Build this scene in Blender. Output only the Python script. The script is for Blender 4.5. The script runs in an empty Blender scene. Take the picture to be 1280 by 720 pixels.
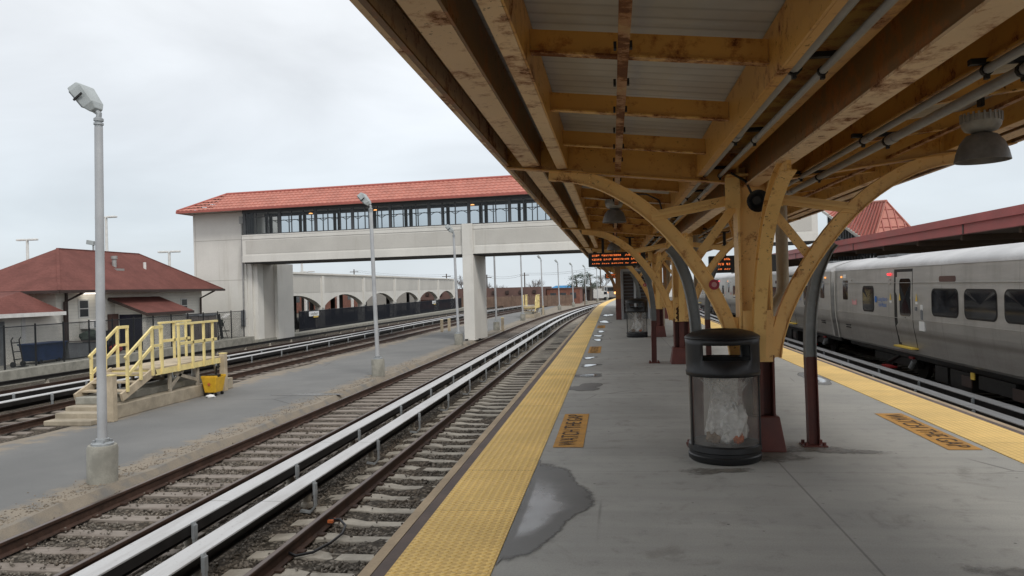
import bpy, math, random
import numpy as np
from mathutils import Vector, Matrix, Euler
random.seed(7)
rng = np.random.default_rng(11)
SC = bpy.context.scene
COL = SC.collection
PI = math.pi

# ------------------------------------------------------------------ camera
FPX = 940.0
YAW = math.atan(126 / FPX)
ROLL = .027
EYE = 1.65
cy_, sy_ = math.cos(YAW), math.sin(YAW)
r0 = Vector((cy_, sy_, 0)); f0 = Vector((-sy_, cy_, 0)); u0 = Vector((0, 0, 1))
cx_ax = (r0 - ROLL * u0).normalized(); cy_ax = (u0 + ROLL * r0).normalized()
cam_d = bpy.data.cameras.new('camera'); cam = bpy.data.objects.new('camera', cam_d); COL.objects.link(cam)
mw = Matrix((cx_ax, cy_ax, -f0)).transposed().to_4x4(); mw.translation = (0, 0, EYE)
cam.matrix_world = mw
cam_d.sensor_width = 36; cam_d.lens = 36 * FPX / 1280; cam_d.clip_start = .05; cam_d.clip_end = 6000
SC.camera = cam

# ------------------------------------------------------------------ materials
class NT:
    def __init__(s, name):
        s.m = bpy.data.materials.new(name); s.m.use_nodes = True
        s.t = s.m.node_tree; s.t.nodes.clear()
        s.out = s.n('ShaderNodeOutputMaterial'); s.b = s.n('ShaderNodeBsdfPrincipled')
        s.l(s.b.outputs[0], s.out.inputs[0])
        s.geo = s.n('ShaderNodeNewGeometry'); s.P = s.geo.outputs['Position']
    def n(s, k, **kw):
        x = s.t.nodes.new(k)
        for a, b in kw.items(): setattr(x, a, b)
        return x
    def l(s, a, b): s.t.links.new(a, b)
    def put(s, sock, v):
        if isinstance(v, (int, float, tuple, list)):
            if hasattr(sock.default_value, '__len__') and isinstance(v, (tuple, list)) and len(v) == 3 and len(sock.default_value) == 4: v = (*v, 1)
            sock.default_value = v
        else: s.l(v, sock)
    def scaled(s, sx, sy, sz, src=None):
        v = s.n('ShaderNodeVectorMath', operation='MULTIPLY'); s.l(src or s.P, v.inputs[0]); v.inputs[1].default_value = (sx, sy, sz); return v.outputs[0]
    def noise(s, scale, detail=4, rough=.55, vec=None, dist=0):
        x = s.n('ShaderNodeTexNoise'); s.l(vec or s.P, x.inputs['Vector']); x.inputs['Scale'].default_value = scale
        x.inputs['Detail'].default_value = detail; x.inputs['Roughness'].default_value = rough; x.inputs['Distortion'].default_value = dist
        return x.outputs[0]
    def vor(s, scale, vec=None, feat='F1', out=0):
        x = s.n('ShaderNodeTexVoronoi', feature=feat); s.l(vec or s.P, x.inputs['Vector']); x.inputs['Scale'].default_value = scale; return x.outputs[out]
    def ramp(s, f, a, b, c0=0., c1=1.):
        x = s.n('ShaderNodeMapRange', interpolation_type='SMOOTHSTEP'); s.l(f, x.inputs[0]); x.inputs[1].default_value = a; x.inputs[2].default_value = b
        x.inputs[3].default_value = c0; x.inputs[4].default_value = c1; return x.outputs[0]
    def math(s, op, a, b=0.):
        x = s.n('ShaderNodeMath', operation=op); s.put(x.inputs[0], a); s.put(x.inputs[1], b); return x.outputs[0]
    def mix(s, f, a, b, mode='MIX'):
        x = s.n('ShaderNodeMix', data_type='RGBA', blend_type=mode); s.put(x.inputs[0], f); s.put(x.inputs[6], a); s.put(x.inputs[7], b); return x.outputs[2]
    def xyz(s, src=None):
        x = s.n('ShaderNodeSeparateXYZ'); s.l(src or s.P, x.inputs[0]); return x.outputs
    def bump(s, h, strength=.3, dist=.01, prev=None):
        x = s.n('ShaderNodeBump'); s.l(h, x.inputs['Height']); x.inputs['Strength'].default_value = strength; x.inputs['Distance'].default_value = dist
        if prev: s.l(prev, x.inputs['Normal'])
        s.l(x.outputs[0], s.b.inputs['Normal']); return x.outputs[0]
    def set(s, **k):
        for a, v in k.items(): s.put(s.b.inputs[{'base': 'Base Color', 'rough': 'Roughness', 'metal': 'Metallic', 'spec': 'Specular IOR Level', 'emit': 'Emission Color', 'es': 'Emission Strength', 'alpha': 'Alpha', 'trans': 'Transmission Weight', 'ior': 'IOR', 'coat': 'Coat Weight'}[a]], v)
        return s
def sc3(c, k): return tuple(min(1, x * k) for x in c)
def simple(name, c, rough=.7, metal=0., var=.25, scale=2.5, fine=25, bump=.15, bd=.004, spec=.4):
    s = NT(name); n1 = s.noise(scale, 5, .6); n2 = s.noise(fine, 3)
    a = s.mix(s.ramp(n1, .3, .7), sc3(c, 1 - var), sc3(c, 1 + var)); a = s.mix(s.ramp(n2, .25, .75, 0, .35), a, sc3(c, 1 - var * 1.3))
    s.set(base=a, rough=s.ramp(n1, .2, .8, max(0.02, rough - .08), min(1, rough + .1)), metal=metal, spec=spec)
    if bump: s.bump(n2, bump, bd)
    return s.m
def rusted(name, c, rust=(.2, .062, .012), lo=.6, hi=.68, dirt=.5, rough=.42):
    s = NT(name); n1 = s.noise(1.6, 9, .7); n2 = s.noise(6, 10, .75); n3 = s.noise(70, 3); n4 = s.noise(.6, 3); n5 = s.noise(26, 6, .7); n7 = s.noise(1.3, 3)
    a = s.mix(s.ramp(n4, .3, .7), sc3(c, .88), sc3(c, 1.08))
    a = s.mix(s.ramp(n1, .5, .8, 0, dirt * .6), a, (c[0] * .55, c[1] * .48, c[2] * .45))
    k = s.math('ADD', s.math('MULTIPLY', n2, .6), s.math('MULTIPLY', n1, .4))
    halo = s.ramp(k, lo - .06, lo + .015, 0, .75); a = s.mix(halo, a, (.34, .115, .018))
    rm = s.ramp(k, lo, hi, 0, .95); a = s.mix(rm, a, s.mix(n3, sc3(rust, .9), sc3(rust, .3)))
    chip = s.math('MULTIPLY', s.ramp(n5, .6, .63), s.ramp(n7, .5, .6)); a = s.mix(s.math('MULTIPLY', chip, .85), a, (.045, .024, .012))
    h = s.math('MAXIMUM', rm, chip); s.set(base=a, rough=s.ramp(h, 0, 1, rough, .9), spec=.5); s.bump(s.math('SUBTRACT', s.math('MULTIPLY', n3, .12), h), .4, .003)
    return s.m
MT = {}
# platform concrete
s = NT('platform_concrete'); X, Y, Z = s.xyz()
n1 = s.noise(.55, 6, .6); n2 = s.noise(1, 5, .6, s.scaled(.35, 4.5, 1)); n3 = s.noise(90, 3); n4 = s.noise(5, 6, .65)
a = s.mix(s.ramp(n1, .3, .7), (.33, .324, .3), (.435, .426, .392)); a = s.mix(s.ramp(n2, .35, .7, 0, .28), a, (.225, .222, .21))
a = s.mix(s.ramp(n4, .52, .75, 0, .5), a, (.19, .183, .168)); a = s.mix(s.ramp(n3, .3, .75, 0, .3), a, (.18, .176, .164))
st = s.ramp(s.vor(1.1), .0, .1, .55, 0); a = s.mix(s.math('MULTIPLY', st, s.ramp(n4, .4, .6)), a, (.09, .075, .06))
sp = s.ramp(s.vor(4.5), .03, .065, .75, 0); a = s.mix(s.math('MULTIPLY', sp, s.ramp(n1, .4, .55)), a, (.05, .048, .045))
jy = s.math('ABSOLUTE', s.math('SUBTRACT', s.math('FRACT', s.math('MULTIPLY', s.math('ADD', Y, .9), 1 / 3.05)), .5)); jm = s.ramp(jy, .0, .003, .35, 0)
ck = s.ramp(s.vor(.42, vec=s.n('ShaderNodeVectorMath', operation='ADD').outputs[0] if 0 else None, feat='DISTANCE_TO_EDGE'), 0, .006, .7, 0); jm = s.math('MAXIMUM', jm, s.math('MULTIPLY', ck, s.ramp(s.noise(.33, 2), .55, .62)))
sp2 = s.ramp(s.vor(2.7), .0, .045, .75, 0); a = s.mix(s.math('MULTIPLY', sp2, s.ramp(s.noise(.8, 2), .45, .55)), a, (.07, .066, .06))
sm_ = s.ramp(s.noise(.9, 7, .7, s.scaled(1, 1, 1), 1.2), .56, .7, 0, .5); a = s.mix(sm_, a, (.17, .158, .135))
jx = s.math('ABSOLUTE', s.math('SUBTRACT', X, 1.45)); jm = s.math('MAXIMUM', jm, s.ramp(jx, .003, .012, .5, 0))
a = s.mix(jm, a, (.055, .052, .048)); s.set(base=a, rough=s.ramp(n1, .3, .7, .62, .8), spec=.35)
s.bump(s.math('SUBTRACT', s.math('ADD', n3, s.math('MULTIPLY', n4, .6)), jm), .35, .004); MT['conc'] = s.m
# asphalt with sandy margins
s = NT('yard_asphalt'); X, Y, Z = s.xyz()
n1 = s.noise(.35, 6, .6); n3 = s.noise(120, 2); n4 = s.noise(2.2, 7, .65); n5 = s.noise(.12, 3)
a = s.mix(s.ramp(n1, .3, .7), (.165, .166, .162), (.225, .223, .215)); a = s.mix(s.ramp(n3, .3, .7, 0, .5), a, (.1, .1, .1)); a = s.mix(s.ramp(n3, .66, .75, 0, .4), a, (.3, .29, .27))
cr = s.ramp(s.vor(.22, feat='DISTANCE_TO_EDGE', vec=None), .0, .006, .7, 0); a = s.mix(s.math('MULTIPLY', cr, s.ramp(n5, .5, .6)), a, (.05, .05, .05))
e1 = s.math('ADD', s.math('SUBTRACT', X, -8.75), s.math('MULTIPLY', s.math('SUBTRACT', n4, .5), 1.5)); e2 = s.math('ADD', s.math('SUBTRACT', -11.9, X), s.math('MULTIPLY', s.math('SUBTRACT', n4, .5), 2.2))
em = s.math('MAXIMUM', s.ramp(e1, -.1, .45), s.ramp(e2, -.1, .6)); sand = s.mix(n4, (.21, .175, .13), (.34, .29, .225)); sand = s.mix(s.ramp(n3, .45, .7, 0, .6), sand, (.12, .1, .08))
a = s.mix(s.math('MULTIPLY', em, s.ramp(n4, .3, .55, .25, .9)), a, sand); s.set(base=a, rough=.85, spec=.25); s.bump(s.math('ADD', n3, s.math('MULTIPLY', n4, s.math('MULTIPLY', em, 4.))), .5, .006); MT['asph'] = s.m
# ballast bed
def ballast(name, k):
    s = NT(name); v = s.vor(16); v2 = s.vor(16, out=1); n1 = s.noise(.5, 5, .6); n2 = s.noise(5, 5, .6)
    hs = s.n('ShaderNodeSeparateColor'); s.l(v2, hs.inputs[0])
    a = s.mix(hs.outputs[0], sc3((.045, .038, .03), k), sc3((.17, .15, .125), k)); a = s.mix(s.ramp(n1, .35, .65, 0, .55), a, sc3((.1, .075, .052), k)); a = s.mix(s.ramp(v, .25, .6, 0, .75), a, (.02, .017, .014))
    a = s.mix(s.ramp(n2, .55, .75, 0, .5), a, sc3((.16, .13, .1), k)); s.set(base=a, rough=.95, spec=.15); s.bump(v, -1., .05); return s.m
MT['ballast'] = ballast('ballast', 1.3); MT['groundm'] = simple('dry_ground', (.12, .105, .085), .95, var=.35, scale=.3, fine=9, bump=.5, bd=.03)
s = NT('crushed_stone'); v = s.vor(9, out=1); hs = s.n('ShaderNodeSeparateColor'); s.l(v, hs.inputs[0]); n1 = s.noise(.8, 4)
a = s.mix(hs.outputs[0], (.075, .066, .054), (.27, .24, .205)); a = s.mix(s.ramp(n1, .4, .65, 0, .6), a, (.125, .095, .07)); s.set(base=a, rough=.95, spec=.2); MT['stone'] = s.m
MT['gritm'] = simple('sandy_grit', (.24, .2, .155), .95, var=.4, scale=9)
MT['tie_c'] = simple('concrete_tie', (.38, .345, .29), .9, var=.25, scale=3, fine=40, bump=.3)
s = NT('weathered_timber'); n1 = s.noise(1, 6, .65, s.scaled(2, 22, 22)); n2 = s.noise(1.3, 3); a = s.mix(n1, (.13, .105, .088), (.37, .33, .29)); a = s.mix(s.ramp(n2, .45, .7, 0, .6), a, (.11, .085, .07)); s.set(base=a, rough=.9, spec=.2); s.bump(n1, .5, .01); MT['tie_w'] = s.m
MT['rail'] = simple('rusty_rail_steel', (.065, .036, .025), .65, .1, .35, 4, 30, .2)
MT['railtop'] = simple('polished_rail_head', (.16, .12, .1), .33, .75, .25, 2, 30, 0)
MT['blackrail'] = simple('conductor_rail', (.022, .02, .019), .5, .3, .3, 4, 30, .1)
s = NT('cover_white'); n1 = s.noise(1.2, 6, .6, s.scaled(6, .6, 6)); n2 = s.noise(30, 3); a = s.mix(s.ramp(n1, .4, .8, 0, .55), (.5, .5, .5), (.29, .275, .26)); jj = s.math('ABSOLUTE', s.math('SUBTRACT', s.math('FRACT', s.math('MULTIPLY', s.xyz()[1], 1 / 3.66)), .5)); a = s.mix(s.ramp(jj, 0, .004, .85, 0), a, (.05, .045, .04)); a = s.mix(s.ramp(n2, .62, .72, 0, .6), a, (.2, .18, .16)); s.set(base=a, rough=.5, spec=.4); MT['cover'] = s.m
MT['galv'] = simple('galvanised_steel', (.36, .38, .39), .5, .35, .2, 5, 30, .05)
MT['pole'] = simple('lamp_post_grey', (.46, .47, .48), .5, .2, .1, 2, 30, .03)
MT['basec'] = simple('cast_concrete', (.3, .29, .25), .9, var=.25, scale=3, fine=50, bump=.35)
MT['woodedge'] = simple('edge_timber', (.43, .33, .22), .85, var=.2, scale=2, fine=40)
MT['redrub'] = simple('red_brown_rubber', (.125, .093, .08), .75, var=.3, scale=3, fine=30)
s = NT('tactile_yellow'); X, Y, Z = s.xyz(); n1 = s.noise(.9, 6, .65); n2 = s.noise(14, 5, .7); n3 = s.noise(1, 4, .6, s.scaled(2, 14, 1))
c = (.85, .58, .19); a = s.mix(s.ramp(n1, .35, .7), sc3(c, .88), sc3(c, 1.1)); a = s.mix(s.ramp(n2, .58, .78, 0, .5), a, (.38, .2, .05)); a = s.mix(s.ramp(n3, .6, .75, 0, .35), a, (.42, .26, .09))
fx = s.math('SUBTRACT', s.math('FRACT', s.math('MULTIPLY', X, 1 / .06)), .5); fy = s.math('SUBTRACT', s.math('FRACT', s.math('MULTIPLY', Y, 1 / .06)), .5)
d = s.math('SQRT', s.math('ADD', s.math('MULTIPLY', fx, fx), s.math('MULTIPLY', fy, fy))); dm = s.ramp(d, .2, .36, 1, 0)
a = s.mix(s.math('MULTIPLY', dm, .35), a, (.42, .2, .035)); jy = s.math('ABSOLUTE', s.math('SUBTRACT', s.math('FRACT', s.math('MULTIPLY', Y, 1 / 1.22)), .5)); jm = s.ramp(jy, 0, .004, 1, 0); a = s.mix(jm, a, (.2, .11, .03))
s.set(base=a, rough=.6, spec=.35); s.bump(dm, .6, .006); MT['tact'] = s.m
MT['paintor'] = simple('orange_floor_paint', (.5, .25, .045), .7, var=.2, scale=6, fine=50); MT['paintbk'] = simple('dark_stencil_paint', (.09, .055, .03), .8, var=.3, scale=9, fine=40)
s = NT('wet_concrete'); n1 = s.noise(1.2, 4); n3 = s.noise(90, 3); a = s.mix(n1, (.06, .06, .058), (.1, .1, .096)); s.set(base=a, rough=.42, spec=.45); s.bump(n3, .25, .004); MT['wet'] = s.m
s = NT('rain_water'); s.set(base=(.05, .05, .05), rough=.04, spec=.6, ior=1.33); s.b.inputs['Coat Weight'].default_value = .6; s.b.inputs['Coat Roughness'].default_value = .03; MT['water'] = s.m
MT['stain'] = simple('floor_stain', (.16, .145, .125), .75, var=.4, scale=14)
def puddle_mat(name, cx, cy, r0, r1, k_=.3):
    s = NT(name); tc_ = s.n('ShaderNodeTexCoord'); g = s.xyz(tc_.outputs['Generated']); n1 = s.noise(2.2, 4); n2 = s.noise(11, 4, .6); n3 = s.noise(90, 3)
    dx = s.math('SUBTRACT', g[0], cx); dy = s.math('SUBTRACT', g[1], cy); d = s.math('SQRT', s.math('ADD', s.math('MULTIPLY', dx, dx), s.math('MULTIPLY', dy, dy))); d = s.math('ADD', d, s.math('MULTIPLY', s.math('SUBTRACT', n1, .5), .35)); d = s.math('ADD', d, s.math('MULTIPLY', s.math('SUBTRACT', n2, .5), .12))
    w_ = s.ramp(d, r0, r1, 1, 0); a = s.mix(n1, (.1, .1, .097), (.155, .152, .144)); s.set(base=s.mix(w_, a, (.06, .06, .058)), rough=s.ramp(w_, 0, 1, .5, .045), spec=s.ramp(w_, 0, 1, .35, .04 + .5 * k_)); s.b.inputs['Coat Roughness'].default_value = .03; s.l(s.math('MULTIPLY', w_, k_), s.b.inputs['Coat Weight'])
    bp = s.n('ShaderNodeBump'); s.l(n3, bp.inputs['Height']); bp.inputs['Distance'].default_value = .004; s.l(s.ramp(w_, 0, .8, .3, 0), bp.inputs['Strength']); s.l(bp.outputs[0], s.b.inputs['Normal']); return s.m
MT['pud_a'] = puddle_mat('puddle_edge', .18, .38, .16, .42); MT['pud_b'] = puddle_mat('puddle_full', .38, .5, .3, .45, .8)
PY = (.6, .315, .07)
MT['yel'] = rusted('canopy_yellow_paint', PY, lo=.568, hi=.62); MT['yel_col'] = rusted('column_yellow_paint', (.8, .5, .175), lo=.595, hi=.63, dirt=.45)
MT['cream'] = rusted('canopy_cream_paint', (.76, .55, .34), lo=.56, hi=.62, dirt=.35); MT['brownp'] = rusted('canopy_brown_paint', (.2, .105, .035), lo=.55, hi=.7, dirt=.6)
MT['rustflange'] = rusted('rusting_flange', (.7, .43, .13), (.24, .07, .012), lo=.5, hi=.56, dirt=.4); MT['rustbar'] = rusted('rusted_bar', (.42, .25, .08), lo=.46, hi=.56); MT['valley'] = rusted('valley_plate', (.6, .4, .1), lo=.52, hi=.64)
MT['peel'] = simple('bare_rusty_steel', (.07, .035, .018), .85, var=.4, scale=12)
MT['colred'] = simple('column_oxblood_paint', (.115, .032, .024), .5, var=.25, scale=3, fine=20, bump=.1)
s = NT('roof_deck_grey'); X, Y, Z = s.xyz(); w = s.math('SINE', s.math('MULTIPLY', Y, 42.)); n1 = s.noise(.8, 5, .6); a = s.mix(s.ramp(n1, .3, .7), (.42, .405, .37), (.56, .54, .5)); a = s.mix(s.ramp(w, .6, 1, 0, .25), a, (.16, .15, .13)); s.set(base=a, rough=.7); s.bump(w, .15, .01); MT['deck'] = s.m
MT['conduit'] = simple('conduit_grey', (.34, .335, .325), .5, .2, .15, 4, 30, .05); MT['dark'] = simple('dark_steel', (.02, .019, .018), .6, .2, .3, 4, 30, .1)
MT['black'] = simple('black_plastic', (.012, .012, .013), .42, 0, .25, 4, 60, .05); MT['propgrey'] = simple('prop_grey_steel', (.22, .23, .23), .5, .35, .25, 3, 25, .08)
MT['whitepaint'] = simple('white_paint', (.72, .71, .68), .55, var=.1, scale=3); MT['offpipe'] = simple('cream_pipe', (.42, .36, .26), .55, var=.2, scale=2)
s = NT('clear_plastic'); tr = s.n('ShaderNodeBsdfTransparent'); tr.inputs[0].default_value = (.8, .79, .77, 1); n1 = s.noise(3, 5, .6); s.set(base=(.52, .5, .47), rough=.22, spec=.6); mx = s.n('ShaderNodeMixShader'); s.l(s.ramp(n1, .3, .7, .14, .27), mx.inputs[0]); s.l(tr.outputs[0], mx.inputs[1]); s.l(s.b.outputs[0], mx.inputs[2]); s.l(mx.outputs[0], s.out.inputs[0]); MT['clear'] = s.m
s = NT('bag_film'); tr = s.n('ShaderNodeBsdfTransparent'); n1 = s.noise(7, 5, .65, dist=1.5); s.set(base=(.9, .89, .88), rough=.3); mx = s.n('ShaderNodeMixShader'); s.l(s.math('MINIMUM', s.math('ADD', s.ramp(n1, .42, .64, .06, .5), s.ramp(s.xyz()[2], .62, .3, 0, .4)), .95), mx.inputs[0]); s.l(tr.outputs[0], mx.inputs[1]); s.l(s.b.outputs[0], mx.inputs[2]); s.l(mx.outputs[0], s.out.inputs[0]); s.bump(n1, .8, .02); MT['bag'] = s.m
MT['bagw'] = simple('white_bag', (.88, .88, .87), .4, var=.15, scale=12, fine=40, bump=.5, bd=.02); MT['bagor'] = simple('orange_wrapper', (.6, .16, .05), .5, var=.3, scale=20); MT['bagbr'] = simple('brown_paper', (.24, .16, .1), .8, var=.3, scale=15)
s = NT('stainless_steel'); X, Y, Z = s.xyz(); n1 = s.noise(1, 5, .6, s.scaled(1, .5, 5)); n2 = s.noise(.6, 6, .65, s.scaled(1, 2.2, .5)); n3 = s.noise(40, 3)
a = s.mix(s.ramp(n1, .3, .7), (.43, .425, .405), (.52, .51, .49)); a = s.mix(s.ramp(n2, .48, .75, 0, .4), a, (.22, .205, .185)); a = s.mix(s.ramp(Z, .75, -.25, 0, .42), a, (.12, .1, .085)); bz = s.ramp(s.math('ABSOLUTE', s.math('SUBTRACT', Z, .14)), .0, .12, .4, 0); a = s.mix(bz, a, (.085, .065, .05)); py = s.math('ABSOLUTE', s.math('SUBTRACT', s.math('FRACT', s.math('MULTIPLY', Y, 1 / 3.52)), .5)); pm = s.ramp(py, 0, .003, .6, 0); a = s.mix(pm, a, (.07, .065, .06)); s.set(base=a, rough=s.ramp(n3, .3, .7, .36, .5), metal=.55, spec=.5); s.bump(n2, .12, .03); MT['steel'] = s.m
MT['trainroof'] = simple('train_roof', (.52, .52, .52), .5, .1, .18, .8, 20, .05); MT['trimlight'] = simple('light_trim', (.5, .49, .45), .5, .2, .15, 3)
s = NT('dark_glass'); n1 = s.noise(1.6, 3); s.set(base=s.mix(s.ramp(n1, .45, .7), (.008, .009, .011), (.03, .032, .036)), rough=.06, spec=.5); MT['dglass'] = s.m
s = NT('window_glass'); tr = s.n('ShaderNodeBsdfTransparent'); tr.inputs[0].default_value = (.76, .79, .81, 1); gl = s.n('ShaderNodeBsdfGlossy'); gl.inputs['Roughness'].default_value = .02; fr = s.n('ShaderNodeFresnel'); fr.inputs[0].default_value = 1.45; mx = s.n('ShaderNodeMixShader'); s.l(fr.outputs[0], mx.inputs[0]); s.l(tr.outputs[0], mx.inputs[1]); s.l(gl.outputs[0], mx.inputs[2]); s.l(mx.outputs[0], s.out.inputs[0]); MT['glass'] = s.m
def emis(name, c, st, base=(.1, .1, .1)):
    s = NT(name); s.set(base=base, rough=.4, emit=c, es=st); return s.m
MT['led'] = emis('led_orange', (1, .2, .04), 1.25); MT['lamp_red'] = emis('red_lamp', (1, .02, .03), 2.2); MT['lamp_or'] = emis('orange_lamp', (1, .42, .12), 2.6); MT['striplight'] = emis('strip_light', (1, .93, .82), 2.2); MT['amber'] = emis('amber_marker', (1, .35, .06), 1.6)
def concwall(name, c):
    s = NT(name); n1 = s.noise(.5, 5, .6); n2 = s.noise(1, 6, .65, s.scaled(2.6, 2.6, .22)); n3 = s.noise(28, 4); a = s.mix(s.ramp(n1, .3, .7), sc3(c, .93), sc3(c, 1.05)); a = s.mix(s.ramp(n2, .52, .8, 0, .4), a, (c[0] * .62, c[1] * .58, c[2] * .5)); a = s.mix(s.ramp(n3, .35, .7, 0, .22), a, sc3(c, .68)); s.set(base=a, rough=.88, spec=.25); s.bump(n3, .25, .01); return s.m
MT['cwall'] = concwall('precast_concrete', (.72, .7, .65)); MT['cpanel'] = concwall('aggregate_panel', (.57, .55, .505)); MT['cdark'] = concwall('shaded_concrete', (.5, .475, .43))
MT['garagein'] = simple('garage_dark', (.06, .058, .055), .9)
s = NT('roof_tile_red'); n1 = s.noise(1.3, 5, .6); n2 = s.noise(12, 3); c = (.47, .175, .13); a = s.mix(s.ramp(n1, .3, .7), sc3(c, .88), sc3(c, 1.12)); a = s.mix(s.ramp(n2, .45, .75, 0, .4), a, sc3(c, .7)); s.set(base=a, rough=.55, spec=.4); MT['tile'] = s.m
MT['tiletrim'] = simple('tile_trim_red', (.4, .115, .09), .5, var=.1, scale=2)
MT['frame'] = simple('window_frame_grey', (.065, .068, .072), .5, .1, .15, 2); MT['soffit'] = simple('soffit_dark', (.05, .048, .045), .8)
s = NT('shingle_red'); X, Y, Z = s.xyz(); n1 = s.noise(1.2, 5, .6); n2 = s.noise(1, 4, .6, s.scaled(9, 9, 26)); c = (.165, .064, .053); a = s.mix(s.ramp(n1, .3, .7), sc3(c, .85), sc3(c, 1.2)); a = s.mix(s.ramp(n2, .4, .7, 0, .5), a, sc3(c, .65)); fz = s.ramp(s.math('FRACT', s.math('MULTIPLY', Z, 1 / .075)), 0, .2, .5, 0); a = s.mix(fz, a, sc3(c, .5)); s.set(base=a, rough=.9, spec=.2); s.bump(n2, .4, .02); MT['shingle'] = s.m
s = NT('cream_siding'); X, Y, Z = s.xyz(); fz = s.math('FRACT', s.math('MULTIPLY', Z, 1 / .16)); n1 = s.noise(.8, 5, .6); c = (.86, .83, .75); a = s.mix(s.ramp(n1, .3, .75), c, sc3(c, .85)); a = s.mix(s.ramp(fz, .8, 1, 0, .32), a, sc3(c, .45)); s.set(base=a, rough=.7, spec=.3); s.bump(fz, -.6, .02); MT['siding'] = s.m
MT['gutter'] = simple('brown_gutter', (.05, .032, .027), .5); MT['glassh'] = simple('house_glass', (.06, .065, .07), .15, var=.3, scale=1)
MT['yrail'] = simple('yellow_rail_paint', (.8, .66, .3), .6, var=.14, scale=4, fine=20); MT['plank'] = simple('deck_timber', (.47, .39, .28), .85, var=.2, scale=3, fine=20); MT['stepc'] = simple('step_concrete', (.36, .31, .235), .9, var=.25, scale=2, fine=40, bump=.3); MT['brace'] = simple('brace_timber', (.33, .29, .23), .85, var=.25, scale=4)
MT['bucket'] = simple('bucket_yellow', (.72, .42, .03), .45, var=.15, scale=5)
def meshmat(name, c, cov, sc):
    s = NT(name); X, Y, Z = s.xyz(); h = s.math('ADD', X, Y); a1 = s.math('ABSOLUTE', s.math('SINE', s.math('MULTIPLY', s.math('ADD', h, Z), sc))); a2 = s.math('ABSOLUTE', s.math('SINE', s.math('MULTIPLY', s.math('SUBTRACT', h, Z), sc))); m = s.ramp(s.math('MINIMUM', a1, a2), cov - .05, cov + .05, 1, 0)
    tr = s.n('ShaderNodeBsdfTransparent'); s.set(base=c, rough=.8, spec=.08); mx = s.n('ShaderNodeMixShader'); s.l(m, mx.inputs[0]); s.l(tr.outputs[0], mx.inputs[1]); s.l(s.b.outputs[0], mx.inputs[2]); s.l(mx.outputs[0], s.out.inputs[0]); return s.m
MT['chain'] = meshmat('chain_mesh', (.05, .055, .06), .26, 55.); MT['screen'] = meshmat('wind_screen', (.012, .014, .02), .93, 40.)
MT['redfascia'] = simple('oxide_red_fascia', (.3, .075, .07), .5, var=.15, scale=1); MT['soffbr'] = simple('soffit_brown', (.085, .055, .035), .8, var=.25, scale=1)
MT['brick'] = simple('red_brick', (.2, .085, .06), .9, var=.25, scale=1.5, fine=12); MT['mansard'] = simple('brown_mansard', (.105, .06, .05), .85, var=.2, scale=.8, fine=5); MT['bfence'] = simple('brown_board_fence', (.2, .135, .1), .85, var=.22, scale=1.6, fine=8)
MT['bluetarp'] = simple('blue_plastic', (.012, .035, .1), .45, var=.3, scale=3); MT['bluesky'] = simple('bright_blue_roof', (.12, .42, .8), .5); MT['greyp'] = simple('grey_panel', (.17, .18, .19), .6, var=.2); MT['greencan'] = simple('green_canvas', (.03, .045, .035), .8); MT['shed'] = simple('taupe_plastic', (.16, .14, .13), .6, var=.15); MT['redp'] = simple('red_plastic', (.3, .02, .02), .5); MT['navy'] = simple('navy_door', (.012, .012, .025), .5)
MT['bark'] = simple('tree_bark', (.1, .08, .065), .9, var=.3, scale=3); MT['twig'] = simple('bare_twigs', (.17, .14, .125), .9, var=.2); MT['needle'] = simple('pine_needles', (.045, .065, .04), .8, var=.4, scale=1.5, fine=6)
MT['lamphouse'] = simple('lamp_housing', (.4, .43, .43), .5, .1, .12, 3); MT['lampglass'] = simple('lamp_lens', (.28, .3, .31), .15, 0, .15, 4); MT['bell'] = simple('bell_grey', (.2, .19, .18), .45, .3, .25, 6, 30); MT['ballhouse'] = simple('ballast_grey', (.36, .35, .32), .5, .2, .2, 8)
MT['tblue'] = simple('logo_blue', (.03, .16, .5), .5, var=.1); MT['tpink'] = simple('pink_decal', (.6, .3, .3), .5, var=.1); MT['twhite'] = simple('white_decal', (.72, .72, .7), .5, var=.05); MT['tyel'] = simple('yellow_decal', (.72, .5, .08), .5, var=.1); MT['sticker'] = simple('red_sticker', (.35, .03, .05), .4, var=.1); MT['signw'] = simple('sign_white', (.75, .76, .77), .5, var=.05); MT['signbk'] = simple('sign_black', (.02, .02, .02), .5, var=.05)

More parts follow.
